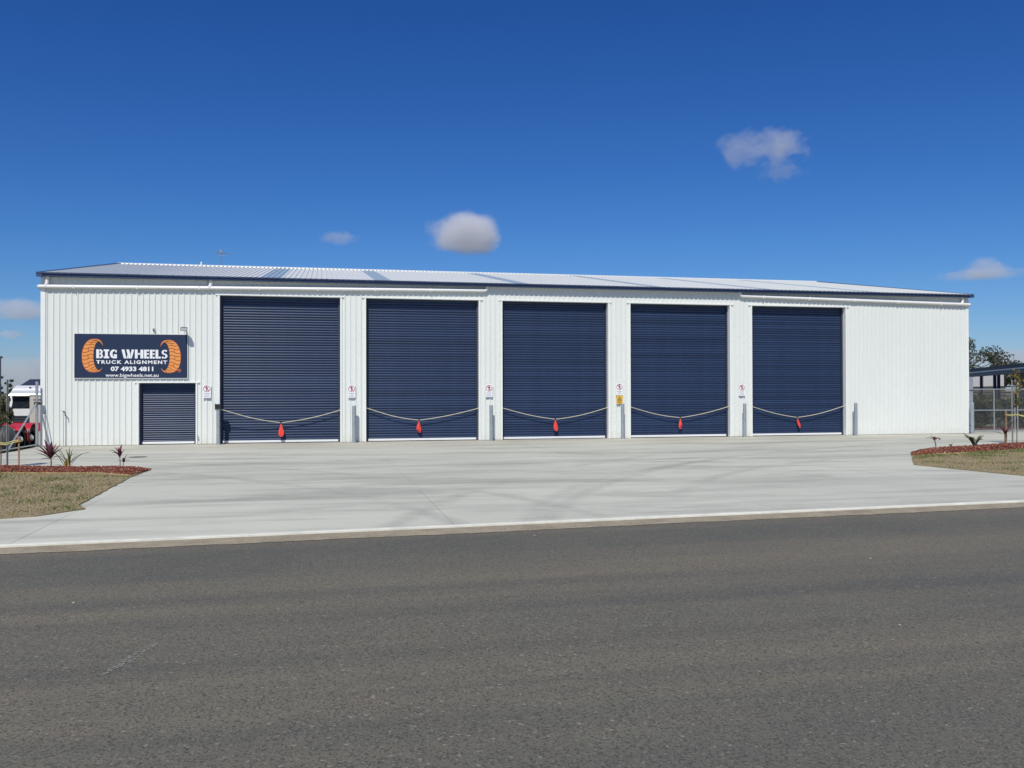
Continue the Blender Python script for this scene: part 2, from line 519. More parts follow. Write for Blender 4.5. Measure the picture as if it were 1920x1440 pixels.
# road: asphalt sheet along the kerb direction, sand washed against the kerb
rng = random.Random(5)
def road():
    m = MB()
    xs = [-400, -120, -40, -20, 0, 10, 20, 30, 45, 70, 150, 400]
    front = [(x, kerb_y(x) - 0.28) for x in xs]
    back = [(x, kerb_y(x) - 13.5) for x in xs]
    for i in range(len(xs) - 1):
        m.add([(*back[i], -0.045), (*back[i + 1], -0.045), (*front[i + 1], -0.045), (*front[i], -0.045)], [(0, 1, 2, 3)])
    structure('road', m.mesh('road', asphalt))
    m = MB()
    x = -60.0
    pts = []
    while x < 90:
        wv = 0.33 + 0.05 * mnoise.noise((x * 0.35, 0, 0)) + 0.055 * mnoise.noise((x * 1.7, 3, 0)) + 0.035 * mnoise.noise((x * 7.0, 8, 0))
        pts.append((x, wv))
        x += 0.09
    for (xa, wa), (xb, wb) in zip(pts, pts[1:]):
        m.add([(xa, kerb_y(xa) - wa, -0.0405), (xb, kerb_y(xb) - wb, -0.0405), (xb, kerb_y(xb) + 0.01, -0.021), (xa, kerb_y(xa) + 0.01, -0.021)], [(0, 1, 2, 3)])
    structure('gutter_strip', m.mesh('gutter_strip', sand))
road()

# concrete apron: separate slabs with recessed joints, each a piece of the apron
def apron():
    base = MB()
    base.add([(-14, kerb_y(-14) + 0.06, -0.05), (46, kerb_y(46) + 0.06, -0.05), (46, 2.3, -0.05), (-0.09, 2.3, -0.05), (-0.09, -3.3, -0.05), (-14, -3.3, -0.05)], [(0, 1, 2, 3, 4, 5)])
    a = structure('concrete_apron', base.mesh('concrete_apron', mat('joint_filler', (0.38, 0.375, 0.31), 0.9, var=0.2)))
    xj = [-14, -8.8, -4.3, -0.1, 4.95, 9.78, 14.3, 18.8, 23.3, 27.8, 32.4, 37, 41.5, 46]
    yj = ['k', -14.6, -11.5, -7.1, -3.9, 0.0, 2.3]
    g = 0.0018
    for i in range(len(xj) - 1):
        for j in range(len(yj) - 1):
            x0, x1 = xj[i] + g, xj[i + 1] - g
            if yj[j + 1] > -3.2 and x1 < 0:
                continue
            if j == 5 and x0 < 32:
                continue
            y1 = yj[j + 1] - g
            if j == 4 and x0 < 32:
                y1 = 0.15
            if yj[j] == 'k':
                pl = [(x0, kerb_y(x0) + 0.09), (x1, kerb_y(x1) + 0.09), (x1, y1), (x0, y1)]
            else:
                y0 = yj[j] + g
                pl = [(x0, y0), (x1, y0), (x1, y1), (x0, y1)]
            dz = rng.uniform(-0.0015, 0.0015)
            m = MB(); m.prism_z([(p[0], p[1]) for p in pl], -0.30, dz)
            o = m.build('slab', concrete, a)
    # raised concrete lip along the road
    m = MB()
    x = -40.0
    while x < 60:
        x1 = x + 0.5
        prof = lambda X: [(X, kerb_y(X), -0.12), (X, kerb_y(X), -0.003), (X, kerb_y(X) + 0.010, 0.002), (X, kerb_y(X) + 0.085, 0.002), (X, kerb_y(X) + 0.085, -0.12)]
        m.add(prof(x) + prof(x1), [(i, i + 1, i + 6, i + 5) for i in range(4)])
        x = x1
    structure('kerb', m.mesh('kerb', lip_conc))
apron()

# verges ----------------------------------------------------------------
def in_poly(pts, poly):
    x, y = pts[:, 0], pts[:, 1]
    ins = np.zeros(len(pts), bool)
    n = len(poly)
    for i in range(n):
        x0, y0 = poly[i]; x1, y1 = poly[(i + 1) % n]
        if y0 == y1:
            continue
        c = ((y0 > y) != (y1 > y)) & (x < (x1 - x0) * (y - y0) / (y1 - y0) + x0)
        ins ^= c
    return ins

def jitter_edge(poly, step, amp, seed, closed_idx=None):
    rr = random.Random(seed)
    out = []
    n = len(poly)
    for i in range(n):
        a, b = Vector(poly[i]), Vector(poly[(i + 1) % n])
        L = (b - a).length
        k = max(1, int(min(L, 30) / step)) if L < 40 else 1
        for t in range(k):
            p = a + (b - a) * (t / k)
            if t:
                d = (b - a).normalized()
                p += Vector((-d.y, d.x)) * rr.uniform(-amp, amp)
            out.append((p.x, p.y))
    return out

LEFT_V = [(-30, -20.6), (-6, -18.8), (0.5, -17.9), (3.0, -17.15), (4.16, -16.52), (4.55, -16.38), (5.02, -15.74), (4.82, -15.30), (4.66, -10.9), (4.72, -9.35), (1.3, -8.25), (-30, -7.0)]
RIGHT_V = [(22.2, -16.9), (21.3, -15.4), (21.08, -14.4), (20.76, -12.0), (23.05, -8.83), (24.45, -7.75), (25.95, -7.15), (27.75, -6.4), (29.0, -6.2), (45, -4.9), (60, -4.6), (60, -15.2)]
MULCH_L = dict(back=[(-12, -7.75), (-4, -7.95), (1.3, -8.25), (3.0, -8.80), (4.15, -9.16), (4.72, -9.36)], front=[(-12, -9.3), (-4, -9.4), (1.9, -9.55), (3.0, -9.80), (3.97, -10.05), (4.62, -10.72)])
MULCH_R = dict(back=[(23.03, -8.86), (24.45, -7.78), (25.95, -7.18), (27.75, -6.43), (29.0, -6.23), (38, -5.5)], front=[(22.3, -9.9), (23.15, -9.5), (24.95, -8.95), (27.1, -8.15), (29.4, -7.6), (38, -7.0)])

def lerp_line(line, t):
    # parameter by index
    s = t * (len(line) - 1)
    i = min(int(s), len(line) - 2)
    a, b = line[i], line[i + 1]
    f = s - i
    return Vector((a[0] + (b[0] - a[0]) * f, a[1] + (b[1] - a[1]) * f))

def mulch_h(u, v, p):
    e = smooth01((1 - u) / 0.07) if p.x < 10 else smooth01(u / 0.10)
    return 0.022 + 0.062 * (0.25 + 0.75 * e) * math.sin(math.pi * min(1, max(0, v))) ** 0.8 * (1 + 0.5 * mnoise.noise((p.x * 1.3, p.y * 1.3, 0)))

def verge(name, poly, seed):
    p2 = jitter_edge(poly, 0.16, 0.018, seed)
    bm = bmesh.new()
    top = [bm.verts.new((x, y, 0.016)) for x, y in p2]
    bot = [bm.verts.new((x, y, -0.10)) for x, y in p2]
    bm.faces.new(top)
    n = len(top)
    for i in range(n):
        bm.faces.new((bot[i], bot[(i + 1) % n], top[(i + 1) % n], top[i]))
    bmesh.ops.triangulate(bm, faces=bm.faces[:1])
    bmesh.ops.recalc_face_normals(bm, faces=bm.faces)
    me = bpy.data.meshes.new(name)
    bm.to_mesh(me); bm.free()
    me.materials.append(soil)
    return structure(name, me)

def np_noise(pts, scale, seed):
    return np.array([mnoise.noise((p[0] * scale + seed, p[1] * scale, seed)) for p in pts])

def grass(name, poly, ex, box, ndry, ngreen, seed, label, green_bias=None):
    g = np.random.default_rng(seed)
    out_v, out_c = [], []
    for n, green in ((ndry, False), (ngreen, True)):
        pts = np.c_[g.uniform(box[0], box[1], n * 3), g.uniform(box[2], box[3], n * 3)]
        ok = in_poly(pts, poly) & ~in_poly(pts, ex)
        pts = pts[ok]
        nz = np_noise(pts, 1.6, seed) + 0.5 * np_noise(pts, 4.5, seed + 7)
        if green:
            bias = green_bias(pts) if green_bias is not None else 0
            keep = (nz + bias) > 0.22 + g.uniform(-0.12, 0.12, len(pts))
        else:
            keep = nz < 0.75
        pts = pts[keep][:n]
        k = len(pts)
        h = g.uniform(0.012, 0.030, k) if not green else g.uniform(0.02, 0.065, k)
        wd = g.uniform(0.004, 0.009, k)
        a = g.uniform(0, 2 * np.pi, k)
        lean = g.uniform(0.3, 1.3, k) * h
        la = g.uniform(0, 2 * np.pi, k)
        z0 = np.full(k, 0.014)
        v = np.zeros((k, 3, 3))
        v[:, 0] = np.c_[pts[:, 0] - wd * np.cos(a), pts[:, 1] - wd * np.sin(a), z0]
        v[:, 1] = np.c_[pts[:, 0] + wd * np.cos(a), pts[:, 1] + wd * np.sin(a), z0]
        v[:, 2] = np.c_[pts[:, 0] + lean * np.cos(la), pts[:, 1] + lean * np.sin(la), z0 + h]
        base = np.array((0.29, 0.235, 0.12)) if not green else np.array((0.10, 0.15, 0.045))
        alt = np.array((0.40, 0.33, 0.18)) if not green else np.array((0.20, 0.23, 0.08))
        t = g.uniform(0, 1, (k, 1))
        c = (base * (1 - t) + alt * t) * g.uniform(0.75, 1.2, (k, 1))
        out_v.append(v.reshape(-1, 3)); out_c.append(np.repeat(c, 3, axis=0))
    v = np.concatenate(out_v); c = np.concatenate(out_c)
    o = put(name, np_mesh(name, v, len(v) // 3, 3, grass_m, c))
    tag(o, label, 'grass', kind='stuff')

def mulch(name, lines, n, box_t, seed, label):
    nu, nv = 90, 7
    bed = MB()
    bed.v = []
    for i in range(nu + 1):
        b, f = lerp_line(lines['back'], i / nu), lerp_line(lines['front'], i / nu)
        for j in range(nv + 1):
            p = f + (b - f) * (j / nv)
            bed.v.append((p.x, p.y, mulch_h(i / nu, j / nv, p) - (0.012 if 0 < j < nv else 0.04)))
    bed.f = [(i * (nv + 1) + j, (i + 1) * (nv + 1) + j, (i + 1) * (nv + 1) + j + 1, i * (nv + 1) + j + 1) for i in range(nu) for j in range(nv)]
    bed.mi = [0] * len(bed.f)
    structure(name + '_bed', bed.mesh(name + '_bed', mulch_b, True))
    g = random.Random(seed)
    verts, tint = [], []
    cube = [(-1, -1, -1), (1, -1, -1), (1, 1, -1), (-1, 1, -1), (-1, -1, 1), (1, -1, 1), (1, 1, 1), (-1, 1, 1)]
    quads = [(0, 3, 2, 1), (4, 5, 6, 7), (0, 1, 5, 4), (1, 2, 6, 5), (2, 3, 7, 6), (3, 0, 4, 7)]
    cols = [(0.20, 0.055, 0.035), (0.14, 0.045, 0.030), (0.27, 0.085, 0.055), (0.09, 0.035, 0.025), (0.33, 0.15, 0.095), (0.17, 0.05, 0.04)]
    for k in range(n):
        u = g.uniform(*box_t)
        v_ = g.random()
        b, f = lerp_line(lines['back'], u), lerp_line(lines['front'], u)
        p = f + (b - f) * v_
        z = mulch_h(u, v_, p)
        sx, sy, sz = g.uniform(0.018, 0.05), g.uniform(0.008, 0.016), g.uniform(0.003, 0.007)
        Rm = Matrix.Rotation(g.uniform(0, 6.28), 3, 'Z') @ Matrix.Rotation(g.gauss(0, 0.45), 3, 'X') @ Matrix.Rotation(g.gauss(0, 0.4), 3, 'Y')
        c8 = [Rm @ Vector((a * sx, b2 * sy, c * sz)) + Vector((p.x, p.y, z)) for a, b2, c in cube]
        cc = g.choice(cols)
        if g.random() < 0.05:
            cc = (0.42, 0.27, 0.18)
        br = g.uniform(0.75, 1.2)
        for q in quads:
            for i in q:
                verts.append(c8[i]); tint.append((cc[0] * br, cc[1] * br, cc[2] * br))
    v = np.array([tuple(p) for p in verts])
    o = put(name + '_chips', np_mesh(name + '_chips', v, len(v) // 4, 4, mulch_m, np.array(tint)))
    tag(o, label, 'mulch', kind='stuff')

verge('left_verge', LEFT_V, 3)
verge('right_verge', RIGHT_V, 4)
ml = MULCH_L['back'] + MULCH_L['front'][::-1]
mrp = MULCH_R['back'] + MULCH_R['front'][::-1]
grass('lawn_grass', LEFT_V, ml, (-3.5, 5.1, -18.2, -8.0), 52000, 15000, 11, 'sparse brown dried lawn with green tufts beside the driveway, sign end of the building')
def bias_r(p):
    # watered strip just below the mulch
    d = (p[:, 1] - (-9.5 + (p[:, 0] - 23.15) * 0.34))
    return np.clip(0.62 - np.abs(d + 0.45) * 1.1, -0.15, 0.55) + np.clip((p[:, 0] - 24) * 0.04, -0.1, 0.15)
grass('lawn_grass', RIGHT_V, mrp, (20.5, 33.0, -16.5, -7.2), 52000, 26000, 12, 'sparse tan lawn with a greener strip along the mulch near the chain link gate', bias_r)
mulch('mulch', MULCH_L, 7500, (0.35, 1.0), 21, 'red bark chip mulch in the garden bed in front of the sign wall')
mulch('mulch', MULCH_R, 6500, (0.0, 0.92), 22, 'red bark chip mulch in the garden bed near the chain link gate')
# sandy edge where the mulch meets the lawn
for nm, ln, t0, t1 in (('bed_edge', MULCH_L, 0.4, 1.0), ('bed_edge', MULCH_R, 0.0, 0.35)):
    m = MB()
    N = 70
    for i in range(N):
        q = []
        for t in (t0 + (t1 - t0) * i / N, t0 + (t1 - t0) * (i + 1) / N):
            f, b = lerp_line(ln['front'], t), lerp_line(ln['back'], t)
            d = (f - b).normalized()
            wv = 0.14 + 0.06 * mnoise.noise((f.x * 2.2, f.y * 2.2, 4)) + 0.03 * mnoise.noise((f.x * 9, f.y * 9, 4))
            q += [(f.x - d.x * 0.05, f.y - d.y * 0.05, 0.035), (f.x + d.x * wv, f.y + d.y * wv, 0.0195)]
        m.add(q, [(0, 1, 3, 2)])
    structure(nm, m.mesh(nm, edge_m))

# ================================================================== THE BUILDING
L = 31.97
DOORW, DOORH = 3.695, 4.65
DX = [5.100, 9.615, 14.109, 18.608, 23.158]
SMALL = (2.73, 4.39, 1.905)
EAVE_Z = 5.17
RIDGE_Y, RIDGE_Z = 10.4, 6.93
OV = 0.21
bld = thing('workshop_building', 'long white metal clad workshop shed with navy roller doors and navy gutter', 'building')

PITCH = 0.1692
RIB = [(0.0, 0.0), (0.116, 0.0), (0.129, -0.026), (0.153, -0.026), (0.166, 0.0)]   # one rib at the end of each pan
def cladding(m, x0, x1, z0, z1, ribs_from=0.0, flip=None):
    """ribbed sheet between x0..x1, front of pan at y=0, ribs towards -y"""
    k0 = math.floor((x0 - ribs_from) / PITCH) - 1
    prof = []
    x = ribs_from + k0 * PITCH
    while x < x1 + PITCH:
        for a, b in RIB:
            prof.append((x + a, b))
        x += PITCH
    pts = []
    for (xa, ya), (xb, yb) in zip(prof, prof[1:]):
        if xb <= x0 or xa >= x1:
            continue
        if xa < x0:
            t = (x0 - xa) / (xb - xa); xa, ya = x0, ya + (yb - ya) * t
        if not pts:
            pts.append((xa, ya))
        if xb > x1:
            t = (x1 - xa) / (xb - xa); xb, yb = x1, ya + (yb - ya) * t
        pts.append((xb, yb))
    n = len(pts)
    if n < 2:
        return
    m.add([(x, y, z0) for x, y in pts] + [(x, y, z1) for x, y in pts], [(i, i + 1, i + 1 + n, i + n) for i in range(n - 1)])

def openings():
    for d in DX:
        yield d, d + DOORW, DOORH
    yield SMALL[0], SMALL[1], SMALL[2]

# front wall: one object per cladding sheet of four ribs
SHW = PITCH * 4
x = 0.0
while x < L - 0.01:
    xe = min(x + SHW, L)
    cuts = [x, xe]
    for a, b, h in openings():
        for c in (a, b):
            if x < c < xe:
                cuts.append(c)
    cuts.sort()
    m = MB()
    for a, b in zip(cuts, cuts[1:]):
        mid = (a + b) / 2
        z0 = 0.0
        for oa, ob, oh in openings():
            if oa < mid < ob:
                z0 = oh
        cladding(m, a, b, z0 + (0.012 if z0 == 0 else 0), EAVE_Z - 0.02)
    m.build('wall_sheet', wall_m, bld)
    x = xe

# side and rear walls (ribbed too)
def side_wall(xpos, sgn):
    m = MB()
    t = MB()
    cladding(t, 0.0, 2 * RIDGE_Y, 0.0, 1.0)
    half = len(t.v) // 2
    pts = t.v[:half]
    vs_ = []
    for (s, y, z) in pts:
        vs_.append((xpos + sgn * (-y), s, 0.01))
    for (s, y, z) in pts:
        zt = EAVE_Z + (RIDGE_Z - EAVE_Z) * (1 - abs(s - RIDGE_Y) / RIDGE_Y) - 0.03
        vs_.append((xpos + sgn * (-y), s, zt))
    m.add(vs_, [(i, i + 1, i + 1 + half, i + half) for i in range(half - 1)])
    m.build('side_wall', wall_m, bld)
side_wall(0.0, -1)
side_wall(L, 1)
m = MB(); m.box(0.02, L - 0.02, 2 * RIDGE_Y - 0.05, 2 * RIDGE_Y, 0.01, EAVE_Z - 0.02); m.build('rear_wall', wall_m, bld)
# folded corner flashings
for xa, xb in ((-0.032, 0.10), (L - 0.10, L + 0.032)):
    m = MB(); m.box(xa, xb, -0.034, 0.10, 0.012, EAVE_Z - 0.03); m.build('corner_flashing', trim_m, bld)

# roof: front slope in single sheets, some of them translucent
slope = (RIDGE_Z - EAVE_Z) / (RIDGE_Y + OV)
def roof_z(y):
    return EAVE_Z + 0.02 + slope * (y + OV)
SKY = [(6.34, 6.95), (9.88, 10.42), (14.52, 15.08), (19.30, 19.80), (23.50, 24.02), (27.62, 28.15)]
edges = [-0.06]
x = -0.06
while x < L + 0.06:
    nx = min(x + 0.762, L + 0.06)
    for a, b in SKY:
        if x < a - 0.01 < nx: nx = a
        if abs(x - a) < 0.011: nx = b
    edges.append(nx)
    x = nx
    if x >= L + 0.059: break
for a, b in zip(edges, edges[1:]):
    if b - a < 0.01: continue
    skyl = any(abs(a - s0) < 0.02 for s0, s1 in SKY)
    m = MB(); t = MB()
    cladding(t, a, b, 0, 1, -0.06)
    half = len(t.v) // 2
    ya, yb = -OV - 0.06, RIDGE_Y - 0.06
    m.add([(p[0], ya, roof_z(ya) - p[1]) for p in t.v[:half]] + [(p[0], yb, roof_z(yb) - p[1]) for p in t.v[:half]],
          [(i, i + 1, i + 1 + half, i + half) for i in range(half - 1)])
    m.build('skylight_sheet' if skyl else 'roof_sheet', sky_sheet if skyl else roof_m, bld)
m = MB()
m.add([(-0.06, RIDGE_Y + 0.06, roof_z(RIDGE_Y - 0.06)), (L + 0.06, RIDGE_Y + 0.06, roof_z(RIDGE_Y - 0.06)), (L + 0.06, 2 * RIDGE_Y + OV, roof_z(-OV)), (-0.06, 2 * RIDGE_Y + OV, roof_z(-OV))], [(0, 1, 2, 3)])
m.build('rear_roof', roof_m, bld)
# ridge cap, notched down over the ribs
m = MB()
zr = roof_z(RIDGE_Y)
m.add([(-0.07, RIDGE_Y - 0.22, zr - 0.22 * slope + 0.040), (L + 0.07, RIDGE_Y - 0.22, zr - 0.22 * slope + 0.040),
       (L + 0.07, RIDGE_Y, zr + 0.065), (-0.07, RIDGE_Y, zr + 0.065),
       (L + 0.07, RIDGE_Y + 0.22, zr - 0.22 * slope + 0.040), (-0.07, RIDGE_Y + 0.22, zr - 0.22 * slope + 0.040)], [(0, 1, 2, 3), (3, 2, 4, 5)])
k = 0
xx = -0.06
while xx < L:
    y = RIDGE_Y - 0.222
    m.add([(xx + 0.004, y, zr - 0.22 * slope + 0.042), (xx + 0.112, y, zr - 0.22 * slope + 0.042), (xx + 0.112, y - 0.012, zr - 0.235 * slope + 0.004), (xx + 0.004, y - 0.012, zr - 0.235 * slope + 0.004)], [(0, 1, 2, 3)])
    xx += PITCH
m.build('ridge_cap', trim_m, bld)
# navy barge capping at both gables
for xa, xb in ((-0.10, 0.07), (L - 0.07, L + 0.10)):
    for sg in (0, 1):
        m = MB()
        ys = (-OV - 0.045, RIDGE_Y - 0.02) if sg == 0 else (RIDGE_Y + 0.02, 2 * RIDGE_Y + OV + 0.05)
        zz = [roof_z(min(y, 2 * RIDGE_Y - y)) for y in ys]
        m.add([(xa, ys[0], zz[0] - 0.10), (xb, ys[0], zz[0] - 0.10), (xb, ys[0], zz[0] + 0.032), (xa, ys[0], zz[0] + 0.032),
               (xa, ys[1], zz[1] - 0.14), (xb, ys[1], zz[1] - 0.14), (xb, ys[1], zz[1] + 0.055), (xa, ys[1], zz[1] + 0.055)],
              [(0, 1, 2, 3), (7, 6, 5, 4), (0, 4, 5, 1), (1, 5, 6, 2), (2, 6, 7, 3), (3, 7, 4, 0)])
        m.build('barge_cap', navy, bld)
# gutter: rolled lip, stepped face; two lengths lapped at x = 2.78
def gutter(xa, xb, grow):
    pr = [(-OV + 0.145, 5.095), (-OV + 0.0, 5.095), (-OV - 0.006, 5.102), (-OV - 0.006, 5.124), (-OV + 0.012, 5.130), (-OV + 0.012, 5.146), (-OV - 0.008, 5.152), (-OV - 0.012, 5.176), (-OV - 0.030, 5.182), (-OV - 0.034, 5.205), (-OV - 0.018, 5.213), (-OV + 0.000, 5.205), (-OV + 0.004, 5.17), (-OV + 0.02, 5.110), (-OV + 0.145, 5.110)]
    cy, cz = -OV + 0.06, 5.155
    pr = [(cy + (y - cy) * grow, cz + (z - cz) * grow) for y, z in pr]
    n = len(pr)
    m = MB()
    m.add([(xa, y, z) for y, z in pr] + [(xb, y, z) for y, z in pr], [(i, (i + 1) % n, (i + 1) % n + n, i + n) for i in range(n)] + [tuple(range(n)), tuple(range(2 * n - 1, n - 1, -1))])
    o = m.build('gutter', navy, bld)
gutter(-0.10, 2.82, 1.06)
gutter(2.80, L + 0.10, 1.0)
# soffit strip closing the top of the wall
m = MB(); m.box(0.0, L, -OV + 0.13, -0.03, 5.112, 5.16); m.build('eave_trim', trim_m, bld)

# white stormwater pipes strapped along the wall
def arc(c, a0, a1, r, plane, n=6):
    out = []
    for i in range(n + 1):
        a = a0 + (a1 - a0) * i / n
        out.append((c[0] + r * math.cos(a), c[1], c[2] + r * math.sin(a)))
    return out
PY = -0.088
def storm_pipe(xa, za, xb, zb, rise_left, drop_end, branches):
    m = MB()
    pth = []
    def z_at(xq): return za + (zb - za) * (xq - xa) / (xb - xa)
    if drop_end == 'left':
        pth = [(xa - 0.09, PY + 0.9, za - 0.02), (xa - 0.09, PY + 0.09, za - 0.004), (xa - 0.075, PY + 0.035, za), (xa - 0.035, PY + 0.006, za), (xa + 0.03, PY, za)]
        pth += [(xb - 0.12, PY, zb)]
        for i in range(1, 7):
            a = i / 6 * math.pi / 2
            pth.append((xb - 0.12 + 0.10 * math.sin(a), PY, zb + 0.10 * (1 - math.cos(a))))
        pth.append((xb - 0.02, PY, 5.10))
    else:
        pth = [(xa + 0.02, PY, 5.11)]
        for i in range(0, 7):
            a = i / 6 * math.pi / 2
            pth.append((xa + 0.02 + 0.10 * (1 - math.cos(a)), PY, za + 0.10 - 0.10 * math.sin(a)))
        pth += [(xb - 0.03, PY, zb), (xb + 0.035, PY + 0.006, zb), (xb + 0.075, PY + 0.035, zb), (xb + 0.09, PY + 0.09, zb - 0.004), (xb + 0.09, PY + 0.9, zb - 0.02)]
    m.tube(pth, 0.055, 14)
    o = m.build('storm_pipe', pvc, bld, True)
    for bx in branches:
        b = MB()
        zq = z_at(bx)
        b.tube([(bx - 0.05, PY - 0.004, zq), (bx - 0.012, PY - 0.004, zq + 0.05), (bx, PY - 0.004, zq + 0.12), (bx, PY - 0.004, 5.11)], 0.056, 14)
        b.build('branch', pvc, o, True)
    # strap clips
    xq = xa + 0.9
    while xq < xb - 0.4:
        b = MB(); b.box(xq - 0.012, xq + 0.012, PY - 0.060, -0.0, z_at(xq) - 0.060, z_at(xq) + 0.060)
        b.build('pipe_strap', pvc, o)
        xq += 1.8
storm_pipe(0.0, 4.800, 13.60, 4.965, False, 'left', [0.16, 4.84])
storm_pipe(22.66, 4.970, 31.97, 4.840, True, 'right', [31.70])

# roller doors
slat_rng = random.Random(15)
REV = 0.20          # depth of the reveal in front of the curtain
def slat_mesh(wd, pitch, name):
    pr = []
    for i in range(6):
        t = i / 5
        pr.append((-0.019 * math.sin(math.pi * t) ** 0.8, t * (pitch - 0.008)))
    pr += [(0.004, pitch - 0.007), (0.004, pitch)]
    n = len(pr)
    m = MB()
    m.add([(0, y, z) for y, z in pr] + [(wd, y, z) for y, z in pr], [(i, i + 1, i + 1 + n, i + n) for i in range(n - 1)])
    return m.mesh(name, slat_m)

def roller_door(x0, x1, h, n_slat, labeltxt):
    fr = MB()
    # guides and dark head lining form the door's frame
    fr.box(x0 + 0.002, x0 + 0.06, REV - 0.05, REV + 0.05, 0.0, h - 0.004)
    fr.box(x1 - 0.06, x1 - 0.002, REV - 0.05, REV + 0.05, 0.0, h - 0.004)
    fr.box(x0, x1, REV + 0.06, REV + 0.10, 0.0, h)
    d = fr.build('roller_door', guide_m, bld)
    d['label'] = labeltxt
    z0 = 0.085
    pitch = (h - z0 - 0.0) / n_slat
    me = slat_mesh(x1 - x0 - 0.10, pitch, 'slat')
    for i in range(n_slat):
        so = put('slat', me, d, (x0 + 0.05, REV + 0.012, z0 + i * pitch))
        so.rotation_euler = (slat_rng.gauss(0, 0.035), 0, slat_rng.gauss(0, 0.0004))
    b = MB(); b.box(x0 + 0.045, x1 - 0.045, REV - 0.025, REV + 0.02, 0.022, z0 + 0.004); b.build('bottom_rail', railm, d)
    b = MB(); b.box(x0 + 0.05, x1 - 0.05, REV - 0.012, REV + 0.018, 0.002, 0.0215); b.build('rubber_seal', black, d)
    return d
for i, a in enumerate(DX):
    d = roller_door(a, a + DOORW, DOORH, 56, 'tall navy slatted roller door, closed')
roller_door(SMALL[0], SMALL[1], SMALL[2], 27, 'small navy slatted roller door under the sign')

def door_trim(x0, x1, h, small=False):
    t = 0.055 if not small else 0.045
    ov = 0.075
    for a, b in ((x0 - t, x0), (x1, x1 + t)):
        m = MB()
        m.box(a, b, -0.032, REV + 0.09, 0.008, h)
        m.build('jamb_flashing', trim_m, bld)
    m = MB()
    m.box(x0 - t - ov, x1 + t + ov, -0.040, REV + 0.09, h + 0.001, h + 0.040)
    m.build('head_flashing', trim_m, bld)
for a in DX:
    door_trim(a, a + DOORW, DOORH)
door_trim(SMALL[0], SMALL[1], SMALL[2], True)
# padlock bar beside the small door
m = MB(); m.tube([(4.455, -0.05, 0.16), (4.455, -0.05, 0.30)], 0.009, 8); m.box(4.435, 4.475, -0.065, -0.02, 0.18, 0.215)
m.build('door_latch', galv_d, bld)
# vent pipe and TV antenna on the ridge
m = MB(); m.tube([(3.20, RIDGE_Y + 0.3, zr - 0.1), (3.20, RIDGE_Y + 0.3, 7.16)], 0.035, 10); m.tube([(3.20, RIDGE_Y + 0.3, 7.14), (3.20, RIDGE_Y + 0.3, 7.17)], 0.045, 10)
m.build('vent_pipe', trim_m, bld, True)
m = MB(); m.tube([(4.0, RIDGE_Y + 0.3, zr - 0.1), (4.0, RIDGE_Y + 0.3, 7.72)], 0.016, 8)
ant = m.build('antenna', antenna_m, bld)
m = MB(); m.tube([(3.80, RIDGE_Y + 0.2, 7.58), (4.40, RIDGE_Y + 0.5, 7.58)], 0.012, 6)
for i in range(7):
    f = i / 6
    cx, cy = 3.80 + 0.6 * f, RIDGE_Y + 0.2 + 0.3 * f
    ln = 0.24 - 0.09 * f
    m.tube([(cx - ln * 0.447, cy + ln * 0.894, 7.58), (cx + ln * 0.447, cy - ln * 0.894, 7.58)], 0.008, 5)
m.build('boom', antenna_m, ant)
m = MB(); m.tube([(3.84, RIDGE_Y + 0.3, 7.47), (4.16, RIDGE_Y + 0.3, 7.47)], 0.009, 5); m.box(3.96, 4.04, RIDGE_Y + 0.25, RIDGE_Y + 0.35, 7.58, 7.72); m.build('dipole', antenna_m, ant)

# ================================================================== SIGNS
def text_mesh(txt, x0, x1, z0, z1, y, m, bold=0.0, space=1.0, shear=0.0):
    cu = bpy.data.curves.new('lettering', 'FONT')
    cu.body = txt
    cu.size = 1.0
    cu.offset = bold
    cu.space_character = space
    cu.shear = shear
    cu.extrude = 0.0
    cu.resolution_u = 3
    o = bpy.data.objects.new('lettering', cu)
    col.objects.link(o)
    dg = bpy.context.evaluated_depsgraph_get()
    me = bpy.data.meshes.new_from_object(o.evaluated_get(dg))
    bpy.data.objects.remove(o); bpy.data.curves.remove(cu)
    co = np.zeros(len(me.vertices) * 3, np.float32)
    me.vertices.foreach_get('co', co)
    co = co.reshape(-1, 3)
    mn, mx = co.min(0), co.max(0)
    out = np.zeros_like(co)
    out[:, 0] = x0 + (co[:, 0] - mn[0]) / (mx[0] - mn[0]) * (x1 - x0)
    out[:, 2] = z0 + (co[:, 1] - mn[1]) / (mx[1] - mn[1]) * (z1 - z0)
    out[:, 1] = y
    me.vertices.foreach_set('co', out.ravel())
    me.materials.clear(); me.materials.append(m)
    me.update()
    me.name = 'lettering'
    return me

def flat(m, pts, y, mi=0):
    m.add([(x, y, z) for x, z in pts], [tuple(range(len(pts)))], mi)

SX0, SX1, SZ0, SZ1 = 0.915, 4.15, 2.055, 3.395
sg = thing('business_sign', 'large navy wall sign with orange tyre halves and white stencil lettering', 'sign', (SX0, -0.06, SZ0))
def sp(px, py):
    """sign artwork units (1565 x 617, y down) to metres on the board, local to the sign"""
    return ((px - 145) / 1565 * (SX1 - SX0), (805 - py) / 617 * (SZ1 - SZ0))
W_, H_ = SX1 - SX0, SZ1 - SZ0
m = MB(); m.box(0, W_, 0, 0.022, 0, H_); m.build('board', sign_navy, sg)
m = MB()
m.box(-0.022, -0.001, -0.006, 0.03, -0.012, H_ + 0.012); m.box(W_ + 0.001, W_ + 0.014, -0.006, 0.03, -0.012, H_ + 0.012)
m.box(0, W_, -0.004, 0.03, H_ + 0.001, H_ + 0.014); m.box(0, W_, -0.004, 0.03, -0.014, -0.001)
m.build('frame', trim_m, sg)
m = MB()
for fx in (0.25, 1.2, 2.1, 3.0):
    m.box(fx, fx + 0.05, 0.023, 0.059, 0.05, H_ - 0.05)
